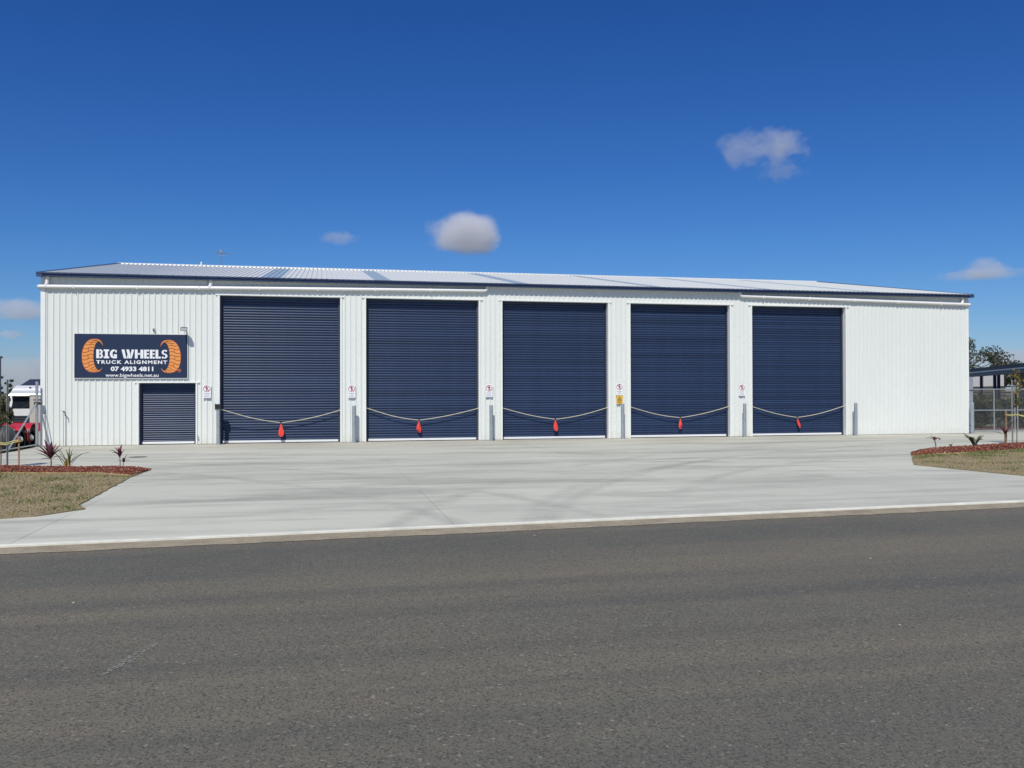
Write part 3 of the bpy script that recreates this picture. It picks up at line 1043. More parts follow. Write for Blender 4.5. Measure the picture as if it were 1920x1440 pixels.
m.build('batten', galv_d, sg)

def smooth_poly(pts, n=4, closed=False):
    """Catmull-Rom through pts"""
    out = []
    N = len(pts)
    for i in range(N - 1):
        p0, p1, p2, p3 = pts[max(i - 1, 0)], pts[i], pts[i + 1], pts[min(i + 2, N - 1)]
        for k in range(n):
            t = k / n
            out.append(tuple(0.5 * (2 * p1[j] + (p2[j] - p0[j]) * t + (2 * p0[j] - 5 * p1[j] + 4 * p2[j] - p3[j]) * t * t + (-p0[j] + 3 * p1[j] - 3 * p2[j] + p3[j]) * t ** 3) for j in (0, 1)))
    out.append(tuple(pts[-1]))
    return out
OUT_ = smooth_poly([(530, 350), (512, 300), (470, 268), (400, 262), (335, 285), (285, 345), (256, 430), (250, 500), (258, 590), (290, 668), (345, 712), (410, 723), (465, 715), (503, 690), (521, 655)], 4)
INN_ = smooth_poly([(530, 350), (508, 312), (482, 290), (455, 300), (428, 340), (409, 410), (402, 500), (409, 580), (430, 645), (458, 685), (482, 693), (503, 683), (521, 655)], 4)
def at_frac(line, f):
    s = f * (len(line) - 1)
    i = min(int(s), len(line) - 2)
    t = s - i
    return (line[i][0] + (line[i + 1][0] - line[i][0]) * t, line[i][1] + (line[i + 1][1] - line[i][1]) * t)
def tyre(mirror):
    fx = (lambda p: (1862 - p[0], p[1] + 6)) if mirror else (lambda p: p)
    e = MB(); N = 48
    cx, cy = 390, 495
    def grow(p, k):
        dx, dy = p[0] - cx, p[1] - cy
        d = math.hypot(dx, dy) or 1
        return (p[0] + dx / d * k, p[1] + dy / d * k)
    for i in range(N):
        q = [grow(at_frac(OUT_, i / N), 6), grow(at_frac(OUT_, (i + 1) / N), 6), at_frac(OUT_, (i + 1) / N), at_frac(OUT_, i / N)]
        flat(e, [sp(*fx(p)) for p in q], -0.0025)
    o = e.build('tyre_outline', orange_e, sg)
    b = MB()
    for i in range(N):
        q = [at_frac(OUT_, i / N), at_frac(OUT_, (i + 1) / N), at_frac(INN_, (i + 1) / N), at_frac(INN_, i / N)]
        if i in (0, N - 1):
            q = q[1:] if i == 0 else [q[0], q[1], q[3]]
            if i == 0: q = [at_frac(OUT_, 0), at_frac(OUT_, 1 / N), at_frac(INN_, 1 / N)]
            else: q = [at_frac(OUT_, i / N), at_frac(OUT_, 1), at_frac(INN_, i / N)]
        flat(b, [sp(*fx(p)) for p in q], -0.0035)
    o = b.build('tyre_emblem', orange, sg)
    ng = 14
    for k in range(ng):
        g = MB()
        f = 0.20 + 0.62 * k / (ng - 1)
        path = []
        for j in range(9):
            t = j / 8
            a, c = at_frac(OUT_, f), at_frac(INN_, f)
            wob = (abs(((t * 2 + .5) % 2) - 1) * 2 - 1) * 12 * math.sin(math.pi * (k + 0.8) / ng)
            path.append((a[0] + (c[0] - a[0]) * t, a[1] + (c[1] - a[1]) * t - wob - 8 * t + 4))
        for (pa, pb) in zip(path, path[1:]):
            hw = 3.8
            flat(g, [sp(*fx(p)) for p in ((pa[0], pa[1] - hw), (pb[0], pb[1] - hw), (pb[0], pb[1] + hw), (pa[0], pa[1] + hw))], -0.0045)
        if k < ng - 1 and k % 2 == 0:
            f2 = 0.20 + 0.62 * (k + 1) / (ng - 1)
            t = 0.52
            a, c = at_frac(OUT_, f), at_frac(INN_, f)
            a2, c2 = at_frac(OUT_, f2), at_frac(INN_, f2)
            p1 = (a[0] + (c[0] - a[0]) * t, a[1] + (c[1] - a[1]) * t)
            p2 = (a2[0] + (c2[0] - a2[0]) * t, a2[1] + (c2[1] - a2[1]) * t)
            hw = 3.2
            flat(g, [sp(*fx(p)) for p in ((p1[0] - hw, p1[1]), (p1[0] + hw, p1[1]), (p2[0] + hw, p2[1]), (p2[0] - hw, p2[1]))], -0.0045)
        g.build('tread_groove', tread, o)
tyre(False)
tyre(True)
# stencil letters, drawn as polygons (unit height, y up)
def ellipse_arc(cx, cz, rx, rz, a0, a1, n=9):
    return [(cx + rx * math.cos(R(a0 + (a1 - a0) * i / n)), cz + rz * math.sin(R(a0 + (a1 - a0) * i / n))) for i in range(n + 1)]
def ring(cx, cz, rx, rz, tx, tz, a0, a1, n=9):
    return ellipse_arc(cx, cz, rx, rz, a0, a1, n) + ellipse_arc(cx, cz, rx - tx, rz - tz, a1, a0, n)
def rect(a, b, c, d):
    return [(a, c), (b, c), (b, d), (a, d)]
LET = {
 'B': (0.76, [rect(0, .33, 0, 1), rect(.38, .50, .80, 1), rect(.38, .50, .42, .60), rect(.38, .50, 0, .20),
              ring(.48, .73, .26, .27, .22, .12, -90, 90), ring(.48, .27, .28, .27, .22, .12, -90, 90)]),
 'I': (0.62, [rect(0, .62, .80, 1), rect(.15, .47, .20, .80), rect(0, .62, 0, .20)]),
 'G': (0.82, [ring(.42, .5, .42, .5, .30, .22, 65, 295, 14), rect(.62, .78, .66, .95), rect(.52, .80, 0, .46), rect(.44, .54, .28, .46)]),
 'W': (1.45, [[(0, 1), (.34, 1), (.55, 0), (.27, 0)], [(.58, 0), (.775, 0), (.655, .46)], [(.55, 1), (.88, 1), (1.10, 0), (.82, 0)], [(1.13, 0), (1.18, 0), (1.45, 1), (1.16, 1), (1.05, .48)]]),
 'H': (0.98, [rect(0, .32, 0, 1), rect(.64, .98, 0, 1), rect(.36, .60, .42, .62)]),
 'E': (0.58, [rect(0, .30, 0, 1), rect(.33, .58, .80, 1), rect(.33, .55, .42, .60), rect(.33, .58, 0, .20)]),
 'L': (0.60, [rect(0, .31, 0, 1), rect(.34, .60, 0, .22)]),
 'S': (0.70, [ring(.36, .71, .34, .29, .24, .14, 80, 262, 12), ring(.34, .29, .36, .29, .24, .14, -100, 92, 12), rect(.42, .64, .78, .98), rect(.04, .26, .02, .22), rect(.26, .44, .42, .58)]),
}
def stencil(txt, px0, px1, py0, py1):
    adv = 0; parts = []
    for ch in txt:
        if ch == ' ':
            adv += 0.42; continue
        wch, polys = LET[ch]
        parts.append((adv, ch)); adv += wch + 0.085
    tot = adv - 0.085
    sc = (px1 - px0) / tot
    for a, ch in parts:
        m = MB()
        for k_, poly_ in enumerate(LET[ch][1]):
            flat(m, [sp(px0 + (a + x) * sc, py1 - z * (py1 - py0)) for x, z in poly_], -0.0035 - 0.0002 * k_)
        o = m.build('letter', sign_white, sg)
stencil('BIG WHEELS', 442, 1428, 404, 528)
def sign_text(txt, px0, px1, py0, py1, bold, space=1.0):
    a = sp(px0, py1); b = sp(px1, py0)
    put('lettering', text_mesh(txt, a[0], b[0], a[1], b[1], -0.004, sign_white, bold, space), sg)
sign_text('TRUCK ALIGNMENT', 442, 1426, 555, 606, 0.035, 1.28)
sign_text('07 4933 4811', 640, 1230, 643, 709, 0.040, 1.02)
sign_text('www.bigwheels.net.au', 569, 1304, 740, 803, 0.010, 1.0)
m = MB()
c_ = sp(1597, 697)
rr_ = 25 / 1565 * W_
flat_ring = [(c_[0] + rr_ * math.cos(i * math.pi / 12), c_[1] + rr_ * math.sin(i * math.pi / 12)) for i in range(24)]
inner = [(c_[0] + rr_ * 0.72 * math.cos(i * math.pi / 12), c_[1] + rr_ * 0.72 * math.sin(i * math.pi / 12)) for i in range(24)]
for i in range(24):
    j = (i + 1) % 24
    flat(m, [flat_ring[i], flat_ring[j], inner[j], inner[i]], -0.0035)
m.build('registered_ring', orange_e, sg)
put('lettering', text_mesh('R', c_[0] - rr_ * 0.35, c_[0] + rr_ * 0.4, c_[1] - rr_ * 0.45, c_[1] + rr_ * 0.45, -0.004, orange, 0.03), sg)

# small "no entry" plates on the piers
def disc(m, cx, cz, ro, ri, y, n=28, mi=0):
    for i in range(n):
        a, b = 2 * math.pi * i / n, 2 * math.pi * (i + 1) / n
        flat(m, [(cx + ro * math.cos(a), cz + ro * math.sin(a)), (cx + ro * math.cos(b), cz + ro * math.sin(b)), (cx + ri * math.cos(b), cz + ri * math.sin(b)), (cx + ri * math.cos(a), cz + ri * math.sin(a))], y, mi)
def no_entry(x, z, label):
    w0, h0 = 0.245, 0.42
    s = thing('no_entry_sign', label, 'sign', (x, -0.075, z), 'white no entry plates on the piers')
    m = MB(); m.box(0, w0, 0, 0.012, 0, h0); m.build('plate', sign_white, s)
    m = MB(); m.box(0.03, 0.06, 0.0125, 0.048, 0.05, h0 - 0.05); m.box(w0 - 0.06, w0 - 0.03, 0.0125, 0.048, 0.05, h0 - 0.05); m.build('bracket', galv_d, s)
    cx, cz = w0 / 2, h0 - 0.135
    m = MB()
    flat(m, [(cx - 0.022, cz - 0.075), (cx + 0.004, cz - 0.075), (cx + 0.014, cz - 0.02), (cx + 0.030, cz - 0.06), (cx + 0.048, cz - 0.055), (cx + 0.026, cz + 0.005), (cx + 0.020, cz + 0.030), (cx + 0.050, cz + 0.010), (cx + 0.054, cz + 0.024), (cx + 0.016, cz + 0.052), (cx - 0.022, cz + 0.050), (cx - 0.046, cz + 0.020), (cx - 0.036, cz + 0.008), (cx - 0.014, cz + 0.028), (cx - 0.012, cz - 0.010)], -0.002)
    disc(m, cx - 0.002, cz + 0.073, 0.017, 0.0005, -0.002, 12)
    m.build('pictogram', ink, s)
    m = MB(); disc(m, cx, cz, 0.105, 0.088, -0.0025)
    q = 0.0075 * 1.0
    flat(m, [(cx - 0.068 - q, cz + 0.068 - q), (cx - 0.068 + q, cz + 0.068 + q), (cx + 0.068 + q, cz - 0.068 + q), (cx + 0.068 - q, cz - 0.068 - q)], -0.003)
    m.build('prohibition_ring', red_s, s)
    put('lettering', text_mesh('NO ENTRY', 0.03, w0 - 0.03, 0.118, 0.144, -0.002, ink, 0.02), s)
    m = MB(); m.box(0.06, w0 - 0.05, -0.002, -0.0005, 0.078, 0.090); m.box(0.035, w0 - 0.04, -0.002, -0.0005, 0.038, 0.052); m.build('fine_print', inkgrey, s)
    return s
no_entry(4.60, 1.44, 'small white no entry plate beside the small roller door')
no_entry(9.03, 1.43, 'small white no entry plate on the pier second from the business sign')
no_entry(13.52, 1.44, 'small white no entry plate on the pier where the long pipe ends')
no_entry(18.06, 1.48, 'small white no entry plate directly above the yellow warning plate')
no_entry(22.61, 1.45, 'small white no entry plate on the pier nearest the blank wall')
ys_ = thing('warning_sign', 'small yellow warning plate with a black triangle, on a white pier', 'sign', (18.085, -0.072, 1.185))
m = MB(); m.box(0, 0.215, 0, 0.012, 0, 0.285); m.build('plate', yellow_s, ys_)
m = MB(); m.box(0.05, 0.165, 0.0125, 0.046, 0.05, 0.235); m.build('bracket', galv_d, ys_)
m = MB()
tri = [(0.1075, 0.27), (0.02, 0.115), (0.195, 0.115)]; tin = [(0.1075, 0.235), (0.052, 0.133), (0.163, 0.133)]
for i in range(3):
    j = (i + 1) % 3
    flat(m, [tri[i], tri[j], tin[j], tin[i]], -0.002)
disc(m, 0.1075, 0.163, 0.022, 0.0005, -0.002, 10)
m.box(0.04, 0.175, -0.002, -0.0006, 0.065, 0.080); m.box(0.05, 0.165, -0.002, -0.0006, 0.035, 0.048)
m.build('warning_symbol', ink, ys_)

# floodlight and small sensor on the wall
fl = thing('floodlight', 'small grey floodlight on a bracket above the corner of the business sign', 'light', (4.09, -0.03, 3.55))
m = MB(); m.box(-0.02, 0.02, -0.20, 0.03, 0.0, 0.03); m.build('bracket', galv_d, fl)
m = MB(); m.add([(-0.10, -0.34, -0.055), (0.10, -0.34, -0.055), (0.10, -0.34, 0.05), (-0.10, -0.34, 0.05), (-0.06, -0.20, -0.03), (0.06, -0.20, -0.03), (0.07, -0.20, 0.075), (-0.07, -0.20, 0.075)], [(0, 1, 2, 3), (7, 6, 5, 4), (0, 4, 5, 1), (1, 5, 6, 2), (2, 6, 7, 3), (3, 7, 4, 0)]); m.build('housing', steel_d, fl)
m = MB(); m.box(-0.085, 0.085, -0.345, -0.3405, -0.045, 0.04); m.build('lens', mat('lamp_glass', (0.42, 0.45, 0.47), 0.15, spec=0.7), fl)
se = thing('wall_sensor', 'tiny grey sensor box on the wall above the business sign', 'sensor', (3.17, -0.03, 3.50))
m = MB(); m.box(-0.03, 0.03, -0.05, 0.03, 0.0, 0.085); m.build('housing', galv_d, se)
m = MB(); m.tube([(0, -0.05, 0.03), (0, -0.085, 0.018)], 0.022, 10); m.build('eye', steel_d, se, True)

# ================================================================== BOLLARDS, ROPES, FLAGS
def bollard(x, h, label, y=-0.30):
    s = thing('bollard', label, 'bollard', (x, y, 0), 'galvanised bollards along the front wall')
    m = MB(); m.tube([(0, 0, -0.05), (0, 0, h)], 0.060, 18); m.build('post', galv, s, True)
    m = MB(); m.tube([(0, 0, h + 0.0005), (0, 0, h + 0.006), (0, 0, h + 0.012)], [0.0595, 0.055, 0.02], 18); m.build('cap', galv_d, s, True)
    return s
b1 = bollard(5.09, 1.13, 'steel bollard with a black bracket on top by the small roller door')
m = MB(); m.box(-0.085, 0.085, -0.085, 0.085, 1.10, 1.25); m.box(-0.10, -0.085, -0.03, 0.03, 1.06, 1.27); m.box(0.085, 0.11, -0.02, 0.02, 1.15, 1.22); m.build('rope_bracket', black, b1)
bollard(9.22, 1.17, 'bare steel bollard on the pier second from the business sign')
bollard(13.67, 1.16, 'bare steel bollard on the pier where the long pipe ends')
bollard(18.22, 1.19, 'bare steel bollard below the yellow warning plate')
bollard(22.72, 1.17, 'bare steel bollard on the pier nearest the blank wall')
bollard(27.07, 1.17, 'bare steel bollard at the edge of the blank white wall')
bollard(31.96, 1.16, 'bare steel bollard at the building corner by the chain link gate', -0.25)

ends = [((5.155, -0.27, 1.09), (6.95, 0.05, 0.645), (8.79, 0.07, 1.03)),
        ((9.62, 0.07, 1.10), (11.33, 0.06, 0.685), (13.30, 0.07, 1.06)),
        ((14.115, 0.07, 1.07), (15.95, 0.06, 0.675), (17.80, 0.07, 1.06)),
        ((18.615, 0.07, 1.08), (20.46, 0.06, 0.69), (22.30, 0.07, 1.07)),
        ((23.165, 0.07, 1.07), (24.95, 0.06, 0.66), (26.85, 0.07, 1.07))]
ordn = ['first', 'second', 'third', 'fourth', 'fifth']
where = ['the tall roller door next to the business sign', 'the second tall roller door from the business sign', 'the middle tall roller door', 'the second tall roller door from the blank wall', 'the tall roller door next to the blank wall']
frng = random.Random(8)
for i, (a, c, b) in enumerate(ends):
    sag_l, sag_r = [(0.055, 0.050), (0.062, 0.040), (0.045, 0.055), (0.058, 0.042), (0.046, 0.058)][i]
    a, b, c = Vector(a), Vector(b), Vector(c)
    pth = []
    N = 14
    for k in range(N + 1):
        t = k / N
        pth.append(a + (c - a) * t + Vector((0, 0, -sag_l * math.sin(math.pi * t ** 1.1))))
    for k in range(1, N + 1):
        t = k / N
        pth.append(c + (b - c) * t + Vector((0, 0, -sag_r * math.sin(math.pi * t ** 0.95))))
    s = thing('barrier_rope', 'pale rope sagging across ' + where[i], 'rope', tuple(a), 'ropes across the roller doors')
    m = MB(); m.tube([p - a for p in pth], 0.011, 7); m.build('cord', rope_m, s, True)
    for e, sg_ in ((a, -1), (b, 1)):
        m = MB(); q = e - a
        if i == 0 and sg_ == -1:
            m.tube([q + Vector((-0.07 + 0.068 * math.cos(t * 0.7), 0.068 * math.sin(t * 0.7), 0)) for t in range(10)], 0.012, 6)
        else:
            m.tube([q + Vector((sg_ * 0.012, 0, 0)), q + Vector((-sg_ * 0.02, 0, 0))], 0.018, 8)
        m.build('end_loop', rope_m, s)
    # flag: folded cloth bundle hanging from the lowest point of the rope
    f = thing('safety_flag', 'red flag hanging on the rope across ' + where[i], 'flag', tuple(c), 'red flags on the door ropes')
    hgt = [0.40, 0.37, 0.36, 0.35, 0.33][i]
    lean = [0.0, -0.01, 0.0, 0.02, 0.075][i]
    wmax = [0.155, 0.135, 0.145, 0.115, 0.115][i]
    m = MB()
    nu, nv = 24, 9
    vs_ = []
    ph = frng.uniform(0, 6)
    for j in range(nv + 1):
        t = j / nv
        wd = wmax * (0.20 + 0.80 * smooth01(t / 0.85)) * (1 - 0.25 * max(0, (t - 0.85) / 0.15))
        for k in range(nu):
            an = 2 * math.pi * k / nu
            fold = 1 + 0.30 * math.sin(3 * an + ph + t * 1.2) * smooth01(t * 2)
            drop = 0.055 * math.cos(an * 1 + ph) * t * t
            vs_.append((lean * t + wd / 2 * fold * math.cos(an), wd * 0.22 * fold * math.sin(an), 0.01 - hgt * t - drop))
    fs = [(j * nu + k, j * nu + (k + 1) % nu, (j + 1) * nu + (k + 1) % nu, (j + 1) * nu + k) for j in range(nv) for k in range(nu)]
    m.add(vs_, fs)
    m.build('cloth', flag_m, f, True)
    m = MB(); m.tube([(-0.022, 0, 0.012), (-0.012, 0, -0.02), (0.012, 0, -0.02), (0.022, 0, 0.012)], 0.014, 7); m.tube([(-0.03, 0, 0.0), (0.03, 0, 0.0)], 0.02, 8)
    m.build('knot', steel_d, f, True)

# ================================================================== SLAB DETAILS
cv = thing('drain_cover', 'dark oval drain cover set in the concrete in front of the small roller door', 'cover', (3.72, -5.35, 0))
m = MB(); m.tube([(0, 0, -0.02), (0, 0, 0.006)], 0.22, 28); m.build('lid', cover_m, cv)
m = MB(); m.box(-0.12, 0.12, -0.012, 0.012, 0.0062, 0.012); m.box(-0.012, 0.012, -0.12, -0.0125, 0.0062, 0.012); m.build('lid_rib', cover_m, cv)
m = MB()
srg = random.Random(4)
for i in range(150):
    t = srg.random()
    wd_ = 0.035 * math.sin(math.pi * min(1, t * 1.05)) + 0.006
    cx, cy = 6.96 + 0.19 * t + srg.gauss(0, wd_ * .6), -23.34 + 0.62 * t
    rw, rl = srg.uniform(.003, .010), srg.uniform(.005, .018)
    m.add([(cx + math.cos(a_) * rw * srg.uniform(.6, 1.2), cy + math.sin(a_) * rl * srg.uniform(.6, 1.2), -0.0435 + .00002 * i) for a_ in [k_ * 1.047 for k_ in range(6)]], [tuple(range(6))])
o = structure('road_paint_scuff', m.mesh('road_paint_scuff', paint_old))
prng = random.Random(77)
spots = [(13.5, -21.15), (10.6, -19.05), (12.2, -23.4), (6.3, -21.4)]
for i, (px_, py_) in enumerate(spots):
    bm = bmesh.new()
    bmesh.ops.create_icosphere(bm, subdivisions=2, radius=1)
    s_ = prng.uniform(0.008, 0.014)
    for v in bm.verts:
        v.co = Vector((v.co.x * s_ * 1.6, v.co.y * s_, v.co.z * s_ * 0.6)) * (1 + 0.25 * mnoise.noise(v.co * 1.4 + Vector((i * 3, 0, 0))))
    me = bpy.data.meshes.new('pebble'); bm.to_mesh(me); bm.free(); me.materials.append(stone_m)
    o = put('pebble', me, None, (px_, py_, -0.045 + s_ * 0.45)); o.rotation_euler.z = prng.uniform(0, 3)
    tag(o, 'small pale loose stone lying on the asphalt', 'stone', 'loose stones on the road')

# ================================================================== PLANTS
def leaf_obj(parent, base, az, length, width, rise, droop, m, twist=0.0, fold=0.25):
    """strap leaf: a creased strip that rises and then arches over"""
    mb = MB()
    n = 9
    d = Vector((math.cos(az), math.sin(az), 0))
    sd = Vector((-math.sin(az), math.cos(az), 0))
    p = Vector(base)
    ang = rise
    st = length / n
    vs_ = []
    for i in range(n + 1):
        t = i / n
        wv = width * (0.30 + 0.70 * smooth01(t / 0.35)) * (1 - max(0, (t - 0.45) / 0.55) ** 1.6)
        nrm = Vector((-d.x * math.sin(ang), -d.y * math.sin(ang), math.cos(ang)))
        s2 = sd * math.cos(twist * t) + nrm * math.sin(twist * t)
        vs_ += [p - s2 * wv / 2 + nrm * wv * fold, p.copy(), p + s2 * wv / 2 + nrm * wv * fold]
        p = p + (d * math.cos(ang) + Vector((0, 0, 1)) * math.sin(ang)) * st
        ang -= droop * (0.4 + 1.6 * t) / n
    mb.add(vs_, [q for i in range(n) for q in ((3 * i, 3 * i + 3, 3 * i + 4, 3 * i + 1), (3 * i + 1, 3 * i + 4, 3 * i + 5, 3 * i + 2))])
    return mb.build('leaf', m, parent, True)

def stem_obj(parent, pts, r0, r1, m=stemm):
    mb = MB()
    n = len(pts)
    mb.tube(pts, [r0 + (r1 - r0) * i / (n - 1) for i in range(n)], 8)
    return mb.build('stem', m, parent, True)

ZM = 0.06
Z0 = math.pi
# the picture's right is about +X, towards the camera about -Y
def plant(name, label, cat, x, y, z=ZM, group=None):
    return thing(name, label, cat, (x, y, z), group)
p = plant('cordyline', 'upright purple leaved cordyline beside the green strap leaved plant', 'plant', 2.60, -8.55)
stem_obj(p, [(0, 0, -0.05), (0.01, 0, 0.08), (0.0, 0, 0.17)], 0.017, 0.013)
for az, ln, wd, ri, dr in ((175, .44, .055, 52, 18), (160, .40, .05, 40, 30), (100, .38, .06, 72, 10), (140, .44, .06, 66, 12), (20, .36, .06, 62, 10), (-10, .34, .05, 52, 30), (60, .34, .05, 70, 16), (-150, .36, .055, 66, 14), (195, .33, .04, 34, 26), (-60, .30, .055, 70, 24), (10, .22, .04, 30, 60), (180, .20, .04, 10, 40), (-95, .24, .05, 55, 40)):
    leaf_obj(p, (0.0, 0, 0.15), R(az), ln * 1.08, wd * 1.45, R(ri), R(dr), purple)
p = plant('strap_plant', 'green strap leaved clump with an orange base in the mulch bed', 'plant', 3.04, -8.98)
for az, ln, wd, ri, dr in ((170, .55, .035, 76, 60), (178, .52, .04, 62, 28), (150, .40, .03, 82, 20), (165, .48, .028, 58, 22), (0, .50, .038, 60, 62), (8, .56, .036, 56, 70), (20, .38, .03, 68, 34), (60, .40, .034, 82, 20), (95, .42, .034, 86, 24), (185, .34, .026, 8, 16), (-20, .22, .03, 52, 30), (-75, .30, .035, 74, 40), (120, .44, .03, 70, 50), (-140, .34, .034, 68, 44), (172, .22, .026, 26, 30), (40, .42, .03, 72, 60)):
    leaf_obj(p, (rng.uniform(-.05, .05), rng.uniform(-.04, .04), 0.0), R(az), ln * 1.06, wd, R(ri), R(dr), strapg)
mb = MB()
for bx, by in ((-.045, .0), (.03, -.01), (0, .03)):
    mb.tube([(bx, by, -.05), (bx * .9, by, .10), (bx * .6, by, .19)], [.034, .027, .012], 8)
mb.build('leaf_base', mat('strap_base', (0.36, 0.25, 0.07), 0.7, var=0.2, vscale=20), p, True)
p = plant('cordyline', 'spindly two stemmed purple cordyline at the tip of the mulch bed', 'plant', 4.14, -9.25, 0.05)
stem_obj(p, [(-.02, 0, -.05), (-.022, 0, .10), (-.03, 0, .24)], .010, .008)
stem_obj(p, [(.035, 0, -.05), (.038, 0, .06), (.05, 0, .12)], .009, .007)
for az, ln, wd, ri, dr in ((178, .24, .05, 58, 75), (165, .22, .055, 72, 30), (60, .25, .06, 80, 8), (-70, .16, .07, 76, 20), (-150, .18, .06, 60, 90), (20, .17, .05, 66, 30), (120, .2, .05, 75, 15)):
    leaf_obj(p, (-.03, 0, .22), R(az), ln * 1.15, wd * 1.15, R(ri), R(dr), purple)
for az, ln, wd, ri, dr in ((15, .20, .05, 72, 10), (-12, .17, .03, 40, 95), (170, .15, .035, 30, 30), (-100, .12, .05, 60, 40), (100, .14, .05, 55, 30)):
    leaf_obj(p, (.05, 0, .11), R(az), ln, wd, R(ri), R(dr), purple)
p = plant('cordyline', 'tiny drooping dark cordyline at the tip of the bed near the blank wall', 'plant', 24.35, -8.05, 0.06)
stem_obj(p, [(.03, 0, -.05), (.01, 0, .12), (-.02, 0, .22)], .016, .012)
for az, ln, wd, ri, dr in ((178, .30, .05, 35, 70), (10, .24, .07, 50, 150), (-40, .20, .07, 55, 150), (165, .2, .05, 60, 40), (60, .2, .06, 60, 90), (-110, .16, .05, 50, 120)):
    leaf_obj(p, (-.02, 0, .21), R(az), ln, wd, R(ri), R(dr), purple)
p = plant('broad_leaf_plant', 'broad dark green leaved plant in the bed before the blank wall', 'plant', 25.98, -7.55, 0.08)
for az, ln, wd, ri, dr in ((178, .50, .085, 48, 42), (165, .46, .08, 62, 36), (140, .46, .09, 68, 60), (5, .50, .085, 42, 10), (20, .42, .08, 52, 18), (80, .40, .09, 74, 110), (-80, .34, .09, 66, 90), (-20, .34, .07, 55, 40), (-150, .40, .08, 58, 40)):
    leaf_obj(p, (rng.uniform(-.03, .03), rng.uniform(-.03, .03), 0), R(az), ln, wd, R(ri), R(dr), broadg)
p = plant('cordyline', 'bare stemmed dark cordyline beside the right hand timber stakes'.replace('right hand ', ''), 'plant', 27.66, -6.75, 0.09)
stem_obj(p, [(0, 0, -.05), (.012, 0, .12), (.0, 0, .27)], .020, .016)
for az, ln, wd, ri, dr in ((172, .40, .05, 14, 10), (165, .30, .07, 62, 20), (15, .42, .06, 44, 24), (5, .34, .05, 30, 20), (110, .26, .07, 70, 20), (-60, .24, .07, 62, 60), (60, .28, .06, 66, 30), (-140, .22, .06, 50, 70)):
    leaf_obj(p, (0, 0, .25), R(az), ln, wd, R(ri), R(dr), purple)
for (x, y, lab) in ((24.95, -7.9, 'small weed seedling in the mulch between the tiny cordyline and the broad leaved plant'), (28.95, -6.7, 'small brown seedling beside the stake by the gate')):
    p = plant('seedling', lab, 'plant', x, y, 0.07)
    for k in range(6):
        leaf_obj(p, (0, 0, 0), R(60 * k + 11), rng.uniform(.08, .15), .025, R(rng.uniform(50, 80)), R(30), stemm if x > 28 else strapg)

# saplings with stakes
def leaf_cloud(g, centers, n, size, cols, flat_=0.0):
    """n leaf quads spread through ellipsoids (centre, radii)"""
    c = np.array([x[0] for x in centers], float); r = np.array([x[1] for x in centers], float)
    wgt = np.array([x[2] if len(x) > 2 else 1.0 for x in centers]); wgt /= wgt.sum()
    idx = g.choice(len(centers), n, p=wgt)
    d = g.normal(size=(n, 3)); d /= np.linalg.norm(d, axis=1)[:, None]
    rad = g.uniform(0, 1, (n, 1)) ** 0.45
    p = c[idx] + d * rad * r[idx]
    a = g.normal(size=(n, 3)); a /= np.linalg.norm(a, axis=1)[:, None]
    b = np.cross(a, g.normal(size=(n, 3))); b /= np.linalg.norm(b, axis=1)[:, None]
    s = size * g.uniform(0.6, 1.3, (n, 1))
    v = np.zeros((n, 4, 3))
    v[:, 0] = p - a * s
    v[:, 1] = p + b * s * 0.42
    v[:, 2] = p + a * s
    v[:, 3] = p - b * s * 0.42
    cc = np.array(cols)
    t = cc[g.integers(0, len(cc), n)] * g.uniform(0.7, 1.25, (n, 1))
    return v.reshape(-1, 3), np.repeat(t, 4, axis=0)

def sapling(name, label, loc, h, clumps, n, seed, cols, size=0.045):
    g = np.random.default_rng(seed)
    s = thing(name, label, 'tree', loc)
    mb = MB(); mb.tube([(0, 0, -.05), (.01, 0, h * .3), (-.01, .01, h * .65), (0.01, 0, h * .95)], [.014, .012, .009, .004], 7)
    for cc_, rr2 in clumps:
        for k in range(3):
            e = Vector(cc_) + Vector((g.uniform(-1, 1) * rr2[0], g.uniform(-1, 1) * rr2[1], g.uniform(-.5, 1) * rr2[2])) * .7
            mb.tube([(0, 0, max(.2, cc_[2] - rr2[2])), tuple(e)], [.006, .003], 5)
    mb.build('trunk', bark, s, True)
    v, t = leaf_cloud(g, clumps, n, size, cols)
    put('crown', np_mesh('crown', v, len(v) // 4, 4, leaf_m, t), s)
    return s
OL = [(0.13, 0.12, 0.03), (0.09, 0.10, 0.03), (0.20, 0.15, 0.035), (0.16, 0.10, 0.03)]
sapling('sapling', 'young staked tree with olive leaves in front of the chain link gate', (28.43, -6.35, .08), 2.15, [((0, 0, 2.0), (.13, .13, .22)), ((.08, 0, 1.72), (.15, .13, .24)), ((0, 0, 1.42), (.10, .10, .16)), ((-.02, 0, 1.15), (.08, .08, .14)), ((-.12, 0, 1.98), (.10, .1, .06))], 330, 31, OL)
sapling('sapling', 'young staked tree with green leaves in front of the parked trailer', (1.46, -8.0, .06), 1.55, [((0, 0, 1.36), (.17, .16, .20)), ((.08, 0, 1.12), (.18, .16, .2)), ((-.03, 0, .95), (.14, .13, .14)), ((.16, 0, .98), (.08, .08, .12)), ((.20, 0, 1.08), (.05, .05, .2))], 430, 32, [(0.07, 0.095, 0.03), (0.10, 0.12, 0.035), (0.05, 0.07, 0.028), (0.16, 0.11, 0.03)])

